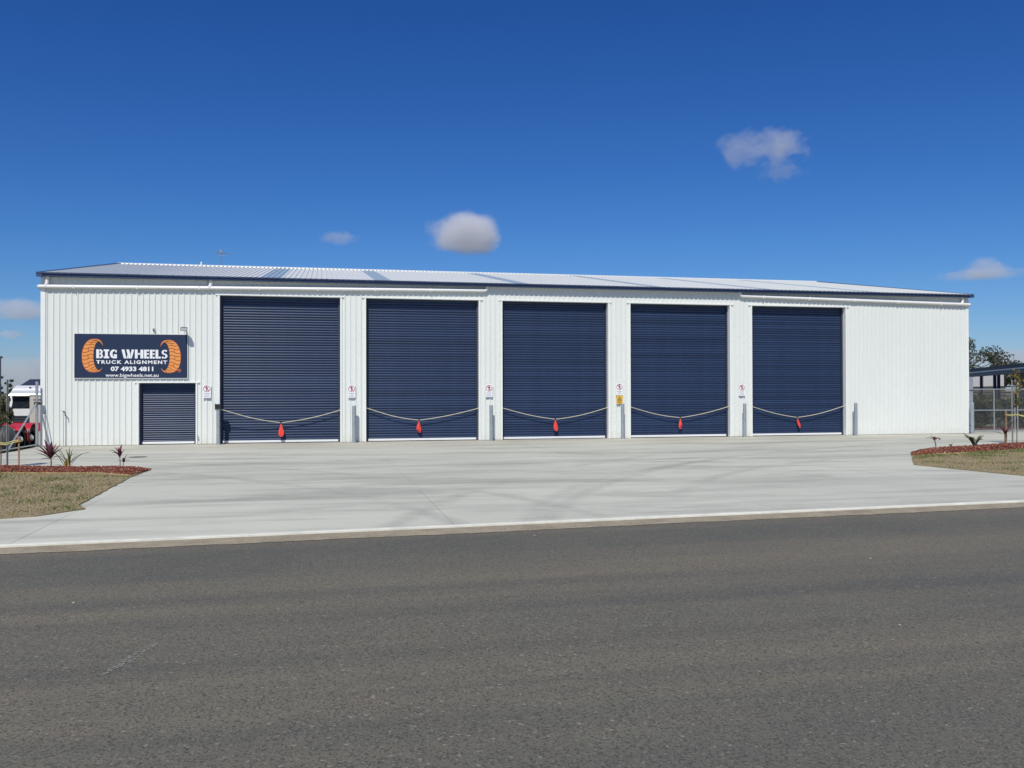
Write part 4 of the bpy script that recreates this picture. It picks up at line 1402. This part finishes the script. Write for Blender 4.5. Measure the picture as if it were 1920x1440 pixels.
def stake(x, y, h, label, m=timber, r=0.018):
    s = thing('timber_stake', label, 'stake', (x, y, 0.02), 'timber tree stakes')
    mb = MB(); mb.add([(-r, -r, -.05), (r, -r, -.05), (r, r, -.05), (-r, r, -.05), (-r, -r, h), (r, -r, h), (r, r, h), (-r, r, h)], [(3, 2, 1, 0), (4, 5, 6, 7), (0, 1, 5, 4), (1, 2, 6, 5), (2, 3, 7, 6), (3, 0, 4, 7)])
    mb.build('post', m, s)
    mb = MB(); mb.add([(-r, -r, h + .0005), (r, -r, h + .0005), (r, r, h + .0005), (-r, r, h + .0005), (0, 0, h + .02)], [(0, 1, 4), (1, 2, 4), (2, 3, 4), (3, 0, 4)]); mb.build('tip', m, s)
    return s
def picket(x, y, h, label):
    s = thing('star_picket', label, 'post', (x, y, 0.0), 'tall steel star pickets')
    mb = MB()
    for k in range(3):
        a = 2 * math.pi * k / 3 + .5
        dx, dy = math.cos(a), math.sin(a)
        mb.add([(-dy * .004, dx * .004, -.05), (dx * .024 - dy * .004, dy * .024 + dx * .004, -.05), (dx * .024 + dy * .004, dy * .024 - dx * .004, -.05), (dy * .004, -dx * .004, -.05)] +
               [(-dy * .004, dx * .004, h), (dx * .024 - dy * .004, dy * .024 + dx * .004, h), (dx * .024 + dy * .004, dy * .024 - dx * .004, h), (dy * .004, -dx * .004, h)],
               [(0, 1, 5, 4), (1, 2, 6, 5), (2, 3, 7, 6), (3, 0, 4, 7), (4, 5, 6, 7)])
    mb.build('post', picket_m, s)
    return s
stake(1.83, -8.05, 0.64, 'short timber stake with yellow tie in the bed before the sign wall', timber, .014)
stake(0.86, -7.95, 0.64, 'short timber stake beyond the sapling in the bed before the sign wall', timber, .014)
picket(1.60, -8.05, 1.90, 'tall thin steel picket in the bed before the sign wall')
stake(27.82, -6.62, 0.99, 'timber stake with yellow tie next to the bare stemmed cordyline')
stake(28.56, -6.55, 0.99, 'timber stake with a trailing tie end next to the brown seedling')
picket(28.22, -6.42, 1.92, 'tall thin steel picket between the two timber stakes')
def tie(label, pts, loc):
    s = thing('tree_tie', label, 'tie', loc, 'yellow webbing ties on the stakes')
    mb = MB()
    for q in pts:
        mb.tube([Vector(p_) - Vector(loc) for p_ in q], .009, 6)
    mb.build('webbing', tie_m, s, True)
    mb = MB()
    for q in pts[:1]:
        for e in (q[0], q[-1]):
            c_ = Vector(e) - Vector(loc)
            mb.tube([c_ + Vector((.024 * math.cos(t), .024 * math.sin(t), 0)) for t in [i * .7 for i in range(10)]], .011, 6)
    mb.build('knot', tie_m, s, True)
tie('yellow webbing tie looped round the stakes before the sign wall', [[(1.83, -8.075, .57), (1.70, -8.09, .53), (1.58, -8.10, .50), (1.36, -8.03, .53), (1.1, -8.02, .55), (.86, -7.98, .56)], [(1.83, -8.075, .60), (1.70, -8.07, .57), (1.57, -8.075, .53), (1.34, -7.97, .55), (.86, -7.98, .58)]], (1.83, -8.07, .5))
tie('yellow webbing tie looped round the two stakes by the gate', [[(27.82, -6.645, .90), (28.0, -6.63, .91), (28.3, -6.60, .91), (28.45, -6.40, .88), (28.56, -6.58, .82)], [(27.82, -6.645, .87), (28.05, -6.64, .88), (28.38, -6.50, .89), (28.56, -6.575, .86)], [(28.56, -6.58, .82), (28.50, -6.60, .76), (28.46, -6.60, .70)]], (27.82, -6.64, .8))

# slim standpipe and leaning rod against the sign wall
sp_ = thing('standpipe', 'thin grey standpipe with a tap standing against the sign wall', 'pipe', (0.63, -0.12, 0))
m = MB(); m.tube([(0, 0, -.02), (0, 0, 1.02)], .010, 8); m.build('riser', galv_d, sp_, True)
m = MB(); m.tube([(0, 0, 1.015), (.02, -.02, 1.05), (.05, -.03, 1.02), (.065, -.03, .90)], [.012, .018, .016, .012], 8); m.box(-.035, .02, -.012, .012, 1.05, 1.068); m.build('tap', steel_d, sp_)
rd = thing('leaning_rod', 'thin dark rod leaning on the corner of the sign wall', 'rod', (0.235, -0.30, 0))
m = MB(); m.tube([(0, 0, 0.004), (-.13, .20, .98)], [.016, .011], 8); m.build('shaft', picket_m, rd, True)
m = MB(); m.tube([(-.131, .202, .985), (-.135, .208, 1.02)], .016, 8); m.build('tip', steel_d, rd)

# ================================================================== LEFT OF THE BUILDING
fp = thing('fence_post', 'galvanised fence corner post with diagonal stay at the sign end of the building', 'fence', (-0.08, -0.2, 0))
m = MB(); m.tube([(0, 0, -.3), (0, 0, 1.88)], .040, 14); m.build('post', galv, fp, True)
m = MB(); m.tube([(0, 0, 1.881), (0, 0, 1.93), (0, 0, 1.95)], [.044, .040, .012], 14); m.build('cap', galv_d, fp, True)
m = MB(); m.tube([(0, -.03, 1.30), (-.06, -2.36, 0.02)], .024, 10); m.build('stay', galv, fp, True)
m = MB(); m.tube([(0, -.03, .07), (-.10, -3.6, .07)], .020, 10); m.build('bottom_rail', galv, fp, True)
m = MB(); m.box(-.07, .07, -.06, .06, 1.26, 1.34); m.box(-.09, .11, -.02, .02, 1.38, 1.42); m.box(.075, .13, -.03, .03, 1.25, 1.33); m.build('hinge_clamp', steel_d, fp)

def wheel(parent, loc, r, wd, name='wheel'):
    """wheel whose axle runs along X, hub side towards +X"""
    w0 = MB()
    pr = [(-wd / 2, r * .62), (-wd / 2, r * .93), (-wd * .38, r), (wd * .38, r), (wd / 2, r * .93), (wd / 2, r * .62)]
    n = 28
    vs_ = [(x, rr3 * math.cos(2 * math.pi * k / n), rr3 * math.sin(2 * math.pi * k / n)) for x, rr3 in pr for k in range(n)]
    fs = [(i * n + k, i * n + (k + 1) % n, (i + 1) * n + (k + 1) % n, (i + 1) * n + k) for i in range(len(pr) - 1) for k in range(n)]
    w0.add(vs_, fs)
    o = w0.build(name, rubber, parent, True, loc)
    h = MB()
    h.tube([(-wd * .3, 0, 0), (wd * .20, 0, 0)], r * .63, 24)
    h.tube([(wd * .2002, 0, 0), (wd * .46, 0, 0), (wd * .55, 0, 0)], [r * .30, r * .26, r * .2], 16)
    for k in range(8):
        a = 2 * math.pi * k / 8
        h.tube([(wd * .2001, r * .43 * math.cos(a), r * .43 * math.sin(a)), (wd * .27, r * .43 * math.cos(a), r * .43 * math.sin(a))], r * .05, 6)
    h.build('rim', chrome, o, True)
    return o

TRZ = -0.235
tr = thing('red_trailer', 'red tandem axle trailer with rounded mudguards parked beyond the fence post', 'trailer', (-0.95, 1.45, TRZ))
for yy in (-0.52, 0.52):
    for xx in (0.0, -1.75):
        wo_ = wheel(tr, (xx, yy, .40), .40, .24)
        if xx < -1: wo_.rotation_euler.z = math.pi
for yy in (-0.52, 0.52):
    for xx in (0.0, -1.75):
        g = MB(); n = 14
        ro, ri = .475, .455
        pts = []
        for k in range(n + 1):
            a = R(-8) + R(196) * k / n
            pts.append((yy + ro * math.cos(a), .40 + ro * math.sin(a)))
        for k in range(n + 1):
            a = R(188) - R(196) * k / n
            pts.append((yy + ri * math.cos(a), .40 + ri * math.sin(a)))
        nn = len(pts)
        g.add([(xx - .15, y, z) for y, z in pts] + [(xx + .15, y, z) for y, z in pts], [(i, (i + 1) % nn, (i + 1) % nn + nn, i + nn) for i in range(nn)] + [(k, k + 1, nn - 2 - k, nn - 1 - k) for k in range(n)] + [(k + nn, nn + nn - 1 - k, nn + nn - 2 - k, k + 1 + nn) for k in range(n)])
        g.build('mudguard', red_p, tr, True)
m = MB(); m.box(-1.45, -.2, -1.0, 1.9, .52, .66); m.box(-1.9, .10, -1.05, -.99, .50, .84); m.build('deck', red_p, tr)
m = MB()
for s_ in (-.45, -1.3):
    m.box(s_ - .06, s_ + .06, -1.2, 2.0, .40, .515)
m.tube([(-1.75, -.52, .40), (0, -.52, .40)], .05, 8); m.tube([(-1.75, .52, .40), (0, .52, .40)], .05, 8)
m.build('chassis', steel_d, tr)
m = MB(); m.box(.085, .125, -.16, .16, .60, .70); m.box(.02, .09, -1.09, -1.055, .69, .74); m.build('marker_light', sign_white, tr)
m = MB(); m.box(.02, .10, 1.15, 1.2, .05, .62); m.build('mud_flap', rubber, tr)
m = MB(); m.box(-1.7, .05, 1.905, 1.94, .56, .85); m.build('tail_board', red_p, tr)

tk = thing('poly_tank', 'dark grey ribbed drum lying on its side beside the red trailer', 'tank', (-0.64, -0.35, -0.24))
m = MB()
pr = [(.0, .0), (.20, .015), (.32, .05), (.39, .11), (.42, .17)]
z = .18
while z < 2.1:
    pr += [(.42, z), (.45, z + .02), (.45, z + .06), (.42, z + .08)]
    z += .125
pr += [(.42, 2.2), (.36, 2.24), (.0, 2.24)]
n = 32
vs_ = [(-zz, r_ * math.cos(2 * math.pi * k / n), .46 + r_ * math.sin(2 * math.pi * k / n)) for r_, zz in pr for k in range(n)]
m.add(vs_, [(i * n + k, i * n + (k + 1) % n, (i + 1) * n + (k + 1) % n, (i + 1) * n + k) for i in range(len(pr) - 1) for k in range(n)])
m.build('shell', poly, tk, True)
m = MB(); m.box(-.55, -.40, -.34, .34, -.03, .12); m.box(-1.85, -1.7, -.34, .34, -.03, .12); m.build('cradle', steel_d, tk)

bx_ = thing('beige_panel_wall', 'plain beige concrete panel wall standing between the shed and the white truck', 'wall', (-1.6, 5.2, -0.35))
m = MB(); m.box(-.27, 1.05, 0, .16, -.3, 1.86); m.build('panel', beige, bx_)
m = MB(); m.box(-.29, 1.07, -.02, .18, 1.861, 1.90); m.build('coping', beige, bx_)

# white prime mover behind
TZ = ground_z(-7.2, 24)
tk2 = thing('white_truck', 'white cab over truck with dark windscreen and chrome grille bars beyond the fence', 'truck', (-7.20, 24.0, TZ))
def zz_(v): return v - TZ
hw = 1.25
m = MB()
# cab shell: profile in (y, z), extruded across x, with a rounded roof
prof = [(0.0, zz_(-.35)), (0.0, zz_(.72)), (.16, zz_(1.50)), (.24, zz_(1.62)), (.55, zz_(1.86)), (1.1, zz_(2.02)), (2.1, zz_(2.02)), (2.1, zz_(-.35))]
n = len(prof)
m.add([(-hw, y, z) for y, z in prof] + [(hw, y, z) for y, z in prof], [(i, (i + 1) % n, (i + 1) % n + n, i + n) for i in range(n)] + [tuple(range(n)), tuple(range(2 * n - 1, n - 1, -1))])
cab = m.build('cab', truck_w, tk2)
bv = cab.modifiers.new('soft', 'BEVEL'); bv.width = 0.05; bv.segments = 3; bv.limit_method = 'ANGLE'
m = MB(); m.add([(-1.12, -.012, zz_(.76)), (1.12, -.012, zz_(.76)), (1.07, .115, zz_(1.44)), (-1.07, .115, zz_(1.44))], [(0, 1, 2, 3)]); ws = m.build('windscreen', glass, tk2)
m = MB(); m.tube([(-.55, -.03, zz_(.80)), (-.05, .02, zz_(1.08))], .012, 6); m.tube([(.15, -.03, zz_(.80)), (.70, .02, zz_(1.05))], .012, 6); m.build('wiper', steel_d, ws)
m = MB()
m.add([(-1.2, -.20, zz_(1.46)), (1.2, -.20, zz_(1.46)), (1.2, .24, zz_(1.66)), (-1.2, .24, zz_(1.66)), (-1.2, -.16, zz_(1.54)), (1.2, -.16, zz_(1.54)), (1.2, .30, zz_(1.74)), (-1.2, .30, zz_(1.74))], [(3, 2, 1, 0), (4, 5, 6, 7), (0, 1, 5, 4), (1, 2, 6, 5), (2, 3, 7, 6), (3, 0, 4, 7)])
m.build('sun_visor', mat('visor_silver', (0.72, 0.74, 0.77), 0.3, metal=0.25), tk2)
m = MB()
for lx in (-.35, 0, .35): m.box(lx - .05, lx + .05, .50, .56, zz_(1.88), zz_(1.94))
m.build('cab_light', steel_d, tk2)
m = MB(); m.box(-1.05, 1.05, -.03, -.001, zz_(-.25), zz_(.36)); gr = m.build('grille', steel_d, tk2)
m = MB()
for gz in (.31, .17, .03, -.11): m.box(-1.04, 1.04, -.055, -.031, zz_(gz - .022), zz_(gz + .022))
m.box(-.03, .03, -.065, -.056, zz_(-.2), zz_(.33))
m.build('grille_bar', chrome, gr)
for sx_ in (-1, 1):
    m = MB(); m.box(sx_ * 1.02 - .13, sx_ * 1.02 + .13, -.06, -.032, zz_(-.30), zz_(-.10)); m.build('headlight', glass, tk2)
    m = MB(); m.tube([(sx_ * 1.25, .05, zz_(1.30)), (sx_ * 1.45, -.1, zz_(1.36)), (sx_ * 1.45, -.1, zz_(.8)), (sx_ * 1.25, .05, zz_(.75))], .02, 6); m.box(sx_ * 1.45 - .11, sx_ * 1.45 + .11, -.16, -.09, zz_(.85), zz_(1.32)); m.build('mirror', steel_d, tk2)
    wo_ = wheel(tk2, (sx_ * 1.0, .9, .48), .48, .30)
    if sx_ < 0: wo_.rotation_euler.z = math.pi
    for yy in (4.6, 5.75):
        wo_ = wheel(tk2, (sx_ * .95, yy, .48), .48, .5)
        if sx_ < 0: wo_.rotation_euler.z = math.pi
m = MB(); m.box(-1.24, 1.24, -.14, .06, .30, zz_(-.352)); m.build('bumper', chrome, tk2)
m = MB(); m.box(-.45, .45, 1.5, 6.6, .55, .85); m.build('chassis', steel_d, tk2)

gw = thing('grey_wall_building', 'plain grey rendered building at the edge of the yard beyond the tank', 'building', (-14.85, 10.0, ground_z(-9, 10)))
m = MB(); m.box(0, 7.62, 0, 9, -.2, 4.0); m.build('wall', greyw, gw)
m = MB(); m.box(-.1, 7.66, -.1, 9.1, 4.001, 4.10); m.build('parapet_cap', greyw, gw)
hs_ = thing('dark_roofed_shed', 'far dark roofed shed showing above the white truck', 'building', (-18.7, 60, -0.075))
m = MB(); m.box(0, 9, 0, 6, -.2, 2.25); m.build('wall', brown_c, hs_)
m = MB(); m.add([(-.2, -.3, 2.26), (9.2, -.3, 2.26), (9.2, 3, 2.98), (-.2, 3, 2.98), (9.2, 6.3, 2.26), (-.2, 6.3, 2.26)], [(0, 1, 2, 3), (3, 2, 4, 5), (1, 4, 2), (0, 3, 5)]); m.build('roof', roof_navy, hs_)

# ================================================================== RIGHT OF THE BUILDING
gp = thing('gate_post', 'tall galvanised channel post at the building corner carrying the gate', 'post', (32.16, 0.08, 0))
m = MB()
m.box(-.09, .09, -.02, .0, -.3, 2.12); m.box(-.09, -.075, .0, .10, -.3, 2.12); m.box(.075, .09, .0, .10, -.3, 2.12); m.build('channel', galv, gp)
m = MB(); m.box(-.11, .13, -.021, .11, 2.1205, 2.128); m.build('cap', galv_d, gp)
m = MB(); m.box(-.10, .12, -.03, -.0205, 1.60, 1.64); m.box(-.10, .12, -.03, -.0205, .28, .32); m.build('roller_bracket', steel_d, gp)

def chain_link(x0, x1, z0, z1, y, parent, pitch=.075, r=.0023):
    m = MB()
    def seg(a, b):
        m.tube([a, b], r, 3, False)
    h = z1 - z0
    k = x0 - h
    i = 0
    while k < x1:
        for s_ in (1, -1):
            if s_ == 1:
                pa, pb = (k, z0), (k + h, z1)
            else:
                pa, pb = (k, z1), (k + h, z0)
            ta = max(0, (x0 - pa[0]) / h); tb = min(1, (x1 - pa[0]) / h)
            if tb > ta:
                a = (pa[0] + h * ta, y + s_ * r, pa[1] + (pb[1] - pa[1]) * ta)
                b = (pa[0] + h * tb, y + s_ * r, pa[1] + (pb[1] - pa[1]) * tb)
                seg(a, b)
        k += pitch
    o = m.build('wire_mesh', mat('zinc_wire', (0.30, 0.32, 0.33), 0.7, var=0.1), parent)
    o['kind'] = 'stuff'
    return o
def mesh_gate(x0, x1, label, xs_in):
    s = thing('chain_link_gate', label, 'gate', (x0, .30, 0), 'chain link gate panels')
    W2 = x1 - x0
    for z in (.09, .86, 1.66):
        m = MB(); m.tube([(0, 0, z), (W2, 0, z)], .021, 10); m.build('rail', galv, s, True)
    for xx in [0, W2] + xs_in:
        m = MB(); m.tube([(xx, 0, .09), (xx, 0, 1.66 if 0 < xx < W2 else 1.72)], .022, 10); m.build('upright', galv, s, True)
    m = MB(); m.tube([(W2, 0, 1.70), (W2 + .0, -.02, 2.05)], .018, 8); m.build('barb_arm', galv, s, True)
    chain_link(0.02, W2 - .02, .10, .85, .0, s)
    chain_link(0.02, W2 - .02, .87, 1.65, .0, s)
    return s
mesh_gate(32.42, 34.30, 'chain link gate panel next to the building corner', [.95])
mesh_gate(34.42, 37.4, 'chain link gate panel beyond the one at the building corner', [1.5])

# mulch strip and clipped hedge behind the gate
m = MB(); m.box(32.8, 44, 2.32, 4.6, -.1, .045); structure('hedge_bed', m.mesh('hedge_bed', mulch_b))
g = np.random.default_rng(51)
for i in range(6):
    hx = 34.0 + i * 1.45
    s = thing('hedge_shrub', ['dark green hedge shrub showing behind the gate nearest the building corner', 'dark hedge shrub second along behind the chain link gate', 'dark hedge shrub third along behind the chain link gate', 'dark hedge shrub fourth along behind the chain link gate', 'dark hedge shrub fifth along behind the chain link gate', 'dark hedge shrub last in the row behind the chain link gate'][i], 'shrub', (hx, 3.45, .04), 'hedge row behind the gate')
    hh = 1.42 + 0.08 * math.sin(i * 2.1)
    cl = [((g.uniform(-.55, .55), g.uniform(-.4, .4), g.uniform(.25, hh - .35)), (.42, .4, .36)) for _ in range(16)]
    v, t = leaf_cloud(g, cl, 3400, .075, [(0.025, 0.04, 0.018), (0.04, 0.055, 0.022), (0.018, 0.03, 0.015), (0.07, 0.06, 0.025), (0.055, 0.075, 0.03)])
    put('crown', np_mesh('crown', v, len(v) // 4, 4, leaf_m, t), s)
    mb = MB()
    for k in range(5):
        mb.tube([(g.uniform(-.1, .1), g.uniform(-.1, .1), -.08), (g.uniform(-.4, .4), g.uniform(-.25, .25), hh * .8)], [.02, .008], 6)
    mb.build('trunk', bark, s)

# navy carport
A = Vector((56.66, 30.04, 0)); B = Vector((48.96, 16.01, 0))
d = (B - A).normalized(); nrm = Vector((-d.y, d.x, 0))     # nrm points away from the camera side
if nrm.x < 0: nrm = -nrm
cp = thing('carport', 'dark navy roofed open carport with pale wall panels beyond the hedge', 'building', (A.x, A.y, -0.05))
cp.rotation_euler.z = math.atan2(d.y, d.x)
# local: +x along the near edge towards the camera, away side is the sign of nrm in local y
sgn = 1 if (Matrix.Rotation(-cp.rotation_euler.z, 3, 'Z') @ nrm).y > 0 else -1
def lb(m, x0, x1, y0, y1, z0, z1):
    y0, y1 = sorted((y0 * sgn, y1 * sgn)); m.box(x0, x1, y0, y1, z0, z1)
m = MB(); lb(m, -12, 20, 0, 9, 3.06, 3.30); m.build('roof', roof_navy, cp)
m = MB(); lb(m, -12, 20, -.04, -.002, 2.97, 3.05); m.build('fascia_strip', trim_m, cp)
m = MB(); lb(m, -12, 20, .02, .25, 2.70, 3.058); m.build('beam', beam_m, cp)
for i, px in enumerate((-5, 3.9, 8.0, 9.1, 15.8)):
    m = MB(); lb(m, px - .10, px + .10, .05, .22, 0, 2.699); m.build('column', beam_m, cp)
for i in range(4):
    m = MB(); lb(m, -15.6, -15.5, i * 1.7 - .9, i * 1.7 + .78, 1.96, 3.5); m.build('wall_panel', pale_c, cp)
m = MB(); lb(m, -15.62, -15.45, -.9, 6, 0, 1.955); m.build('lower_wall', brown_c, cp)
m = MB(); lb(m, 13.6, 19.5, .3, 7.4, 0, 3.0); m.build('enclosure', brown_c, cp)
for z in (1.30, 1.52, 1.74, 1.92):
    m = MB(); lb(m, -7.9, 13.5, .6, .66, z - .04, z + .04); m.build('guard_rail', beam_m, cp)

# trees -----------------------------------------------------------------
def tree(name, label, loc, h, spread, nclump, nleaf, seed, cols, size, base=0.35, group=None):
    g = np.random.default_rng(seed)
    s = thing(name, label, 'tree', loc, group)
    mb = MB()
    mb.tube([(0, 0, -.3), (.1, .05, h * .2), (-.05, .1, h * .45), (.1, 0, h * .7)], [h * .032, h * .026, h * .018, h * .008], 10)
    cl = []
    for k in range(nclump):
        a = g.uniform(0, 6.283); rad = spread * g.uniform(.15, 1) ** .7
        zz = h * (base + (1 - base) * g.uniform(0, 1) * (1 - .45 * (rad / spread) ** 2))
        c = (rad * math.cos(a), rad * math.sin(a), zz)
        rr4 = spread * g.uniform(.13, .26)
        cl.append((c, (rr4, rr4, rr4 * .75), rr4 ** 2))
        mb.tube([(0, 0, h * g.uniform(.15, .4)), (c[0] * .5, c[1] * .5, zz * .75), c], [h * .010, h * .006, h * .002], 5)
    mb.build('trunk', bark, s, True)
    v, t = leaf_cloud(g, cl, nleaf, size, cols)
    put('crown', np_mesh('crown', v, len(v) // 4, 4, leaf_m, t), s)
    return s
GUM = [(0.045, 0.06, 0.035), (0.06, 0.07, 0.04), (0.09, 0.09, 0.06), (0.035, 0.05, 0.035), (0.11, 0.095, 0.07)]
tree('gum_tree', 'open crowned grey green gum tree standing beyond the carport roof', (80.2, 61.5, -.1), 8.9, 5.6, 60, 9000, 61, GUM, .17, .25)
tree('gum_tree', 'lower spreading tree at the end of the carport roof', (85.2, 60.0, -.1), 6.0, 2.9, 26, 3200, 62, GUM, .15, .3)
tree('dark_tree', 'small dark pine like tree peeping past the grey building', (-26.0, 76, -.1), 4.3, 1.1, 18, 1500, 63, [(0.02, 0.03, 0.025), (0.03, 0.04, 0.03)], .12, .2)
tree('brown_tree', 'brownish scrubby tree between the grey building and the truck', (-13.4, 40, -1.0), 3.3, 1.7, 26, 3000, 64, [(0.07, 0.05, 0.03), (0.05, 0.05, 0.03), (0.09, 0.06, 0.04)], .10, .1)
tree('green_tree', 'small green tree top beside the far dark roofed shed', (-18.9, 58, -.1), 3.0, .9, 14, 1400, 65, [(0.06, 0.08, 0.03), (0.09, 0.10, 0.04)], .09, .3)

# ================================================================== CLOUDS
def cloud(label, px_dir, dist, size, dens, seed, wisp=0.5, flatb=0.35):
    bm = bmesh.new()
    bmesh.ops.create_icosphere(bm, subdivisions=3, radius=1.0)
    me = bpy.data.meshes.new('cloud'); bm.to_mesh(me); bm.free()
    k = bpy.data.materials.new('cloud_vapour')
    k.use_nodes = True
    n, l = k.node_tree.nodes, k.node_tree.links
    n.clear()
    out = n.new('ShaderNodeOutputMaterial')
    pv = n.new('ShaderNodeVolumePrincipled')
    pv.inputs['Color'].default_value = (0.93, 0.93, 0.95, 1)
    pv.inputs['Anisotropy'].default_value = 0.0
    l.new(pv.outputs[0], out.inputs['Volume'])
    tc = n.new('ShaderNodeTexCoord')
    mp = n.new('ShaderNodeMapping')
    mp.inputs['Location'].default_value = (seed * 3.7, seed * 1.3, seed * 2.1)
    mp.inputs['Scale'].default_value = (1.0 * size[0] / size[2] / 1.4, 1.0 * size[1] / size[2] / 1.4, 1.0)
    l.new(tc.outputs['Object'], mp.inputs['Vector'])
    nz = n.new('ShaderNodeTexNoise')
    nz.inputs['Scale'].default_value = 1.3
    nz.inputs['Detail'].default_value = 7
    nz.inputs['Roughness'].default_value = 0.62
    l.new(mp.outputs[0], nz.inputs['Vector'])
    ln = n.new('ShaderNodeVectorMath'); ln.operation = 'LENGTH'
    l.new(tc.outputs['Object'], ln.inputs[0])
    # density = smoothstep(noise * wisp + (1 - r))
    s1 = n.new('ShaderNodeMath'); s1.operation = 'SUBTRACT'; s1.inputs[0].default_value = 0.86; l.new(ln.outputs['Value'], s1.inputs[1])
    s2 = n.new('ShaderNodeMath'); s2.operation = 'SUBTRACT'; l.new(nz.outputs['Fac'], s2.inputs[0]); s2.inputs[1].default_value = 0.55
    s3 = n.new('ShaderNodeMath'); s3.operation = 'MULTIPLY_ADD'; l.new(s2.outputs[0], s3.inputs[0]); s3.inputs[1].default_value = wisp * 4; l.new(s1.outputs[0], s3.inputs[2])
    sx = n.new('ShaderNodeSeparateXYZ'); l.new(tc.outputs['Object'], sx.inputs[0])
    fb = n.new('ShaderNodeMapRange'); fb.interpolation_type = 'SMOOTHSTEP'
    for nm, v in zip(('From Min', 'From Max', 'To Min', 'To Max'), (-flatb - .28, -flatb, 0, 1)): fb.inputs[nm].default_value = v
    l.new(sx.outputs['Z'], fb.inputs['Value'])
    dm = n.new('ShaderNodeMapRange'); dm.interpolation_type = 'SMOOTHSTEP'
    for nm, v in zip(('From Min', 'From Max', 'To Min', 'To Max'), (0.0, 0.34, 0, dens)): dm.inputs[nm].default_value = v
    l.new(s3.outputs[0], dm.inputs['Value'])
    mu = n.new('ShaderNodeMath'); mu.operation = 'MULTIPLY'; l.new(dm.outputs[0], mu.inputs[0]); l.new(fb.outputs[0], mu.inputs[1])
    l.new(mu.outputs[0], pv.inputs['Density'])
    me.materials.append(k)
    o = put('cloud', me, None, CAM + Vector(px_dir).normalized() * dist)
    o.scale = size
    o.rotation_euler.z = -math.atan2(px_dir[0], px_dir[1])
    tag(o, label, 'cloud', 'small clouds over the workshop')
    return o
import json
K = 1 / 1660
def csz(wpx, hpx, dist):
    return (wpx / 2 * K * dist, wpx / 2.6 * K * dist, hpx / 2 * K * dist)
D = 3000
cloud('compact white puff of cloud just above the middle of the roof', (0.1561, 0.972, 0.1745), D, csz(178, 118, D), 0.020, 1.0, 0.24, 0.42)
cloud('rounded thin cloud wisp high up, nearer the compact puff', (0.4339, 0.8641, 0.255), D, csz(105, 90, D), 0.0060, 2.2, 0.55, 0.8)
cloud('wide thin cloud wisp high up, beside the rounded wisp', (0.4712, 0.8443, 0.2545), D, csz(135, 85, D), 0.0060, 3.3, 0.55, 0.8)
cloud('faint scrap of cloud under the wide high wisp', (0.4721, 0.8507, 0.231), D, csz(110, 50, D), 0.0034, 2.7, 0.6, 0.8)
cloud('faint flat cloud streak beside the compact puff', (0.0178, 0.9855, 0.1687), D, csz(105, 34, D), 0.0050, 3.1, 0.4, 0.6)
cloud('small cloud with thin tails past the end of the roof', (0.643, 0.757, 0.1195), D, csz(90, 58, D), 0.010, 4.4, 0.30, 0.35)
cloud('thin cloud tail flanking the small cloud past the roof end', (0.640, 0.760, 0.1150), D, csz(200, 24, D), 0.0045, 4.9, 0.4, 0.5)
cloud('rounded grey white cloud past the sign end of the roof', (-0.2901, 0.9536, 0.0815), D, csz(112, 60, D), 0.013, 5.3, 0.20, 0.40)
cloud('small flat cloud streak below the rounded cloud', (-0.2985, 0.953, 0.0575), D, csz(62, 22, D), 0.012, 6.1, 0.30, 0.5)
cloud('low grey cloud bank close to the horizon above the white truck', (-0.285, 0.957, 0.022), D, csz(340, 64, D), 0.0036, 7.5, 0.35, 0.9)
cloud('low pale cloud bank close to the horizon above the carport', (0.676, 0.736, 0.032), D, csz(320, 44, D), 0.0036, 8.5, 0.35, 0.9)
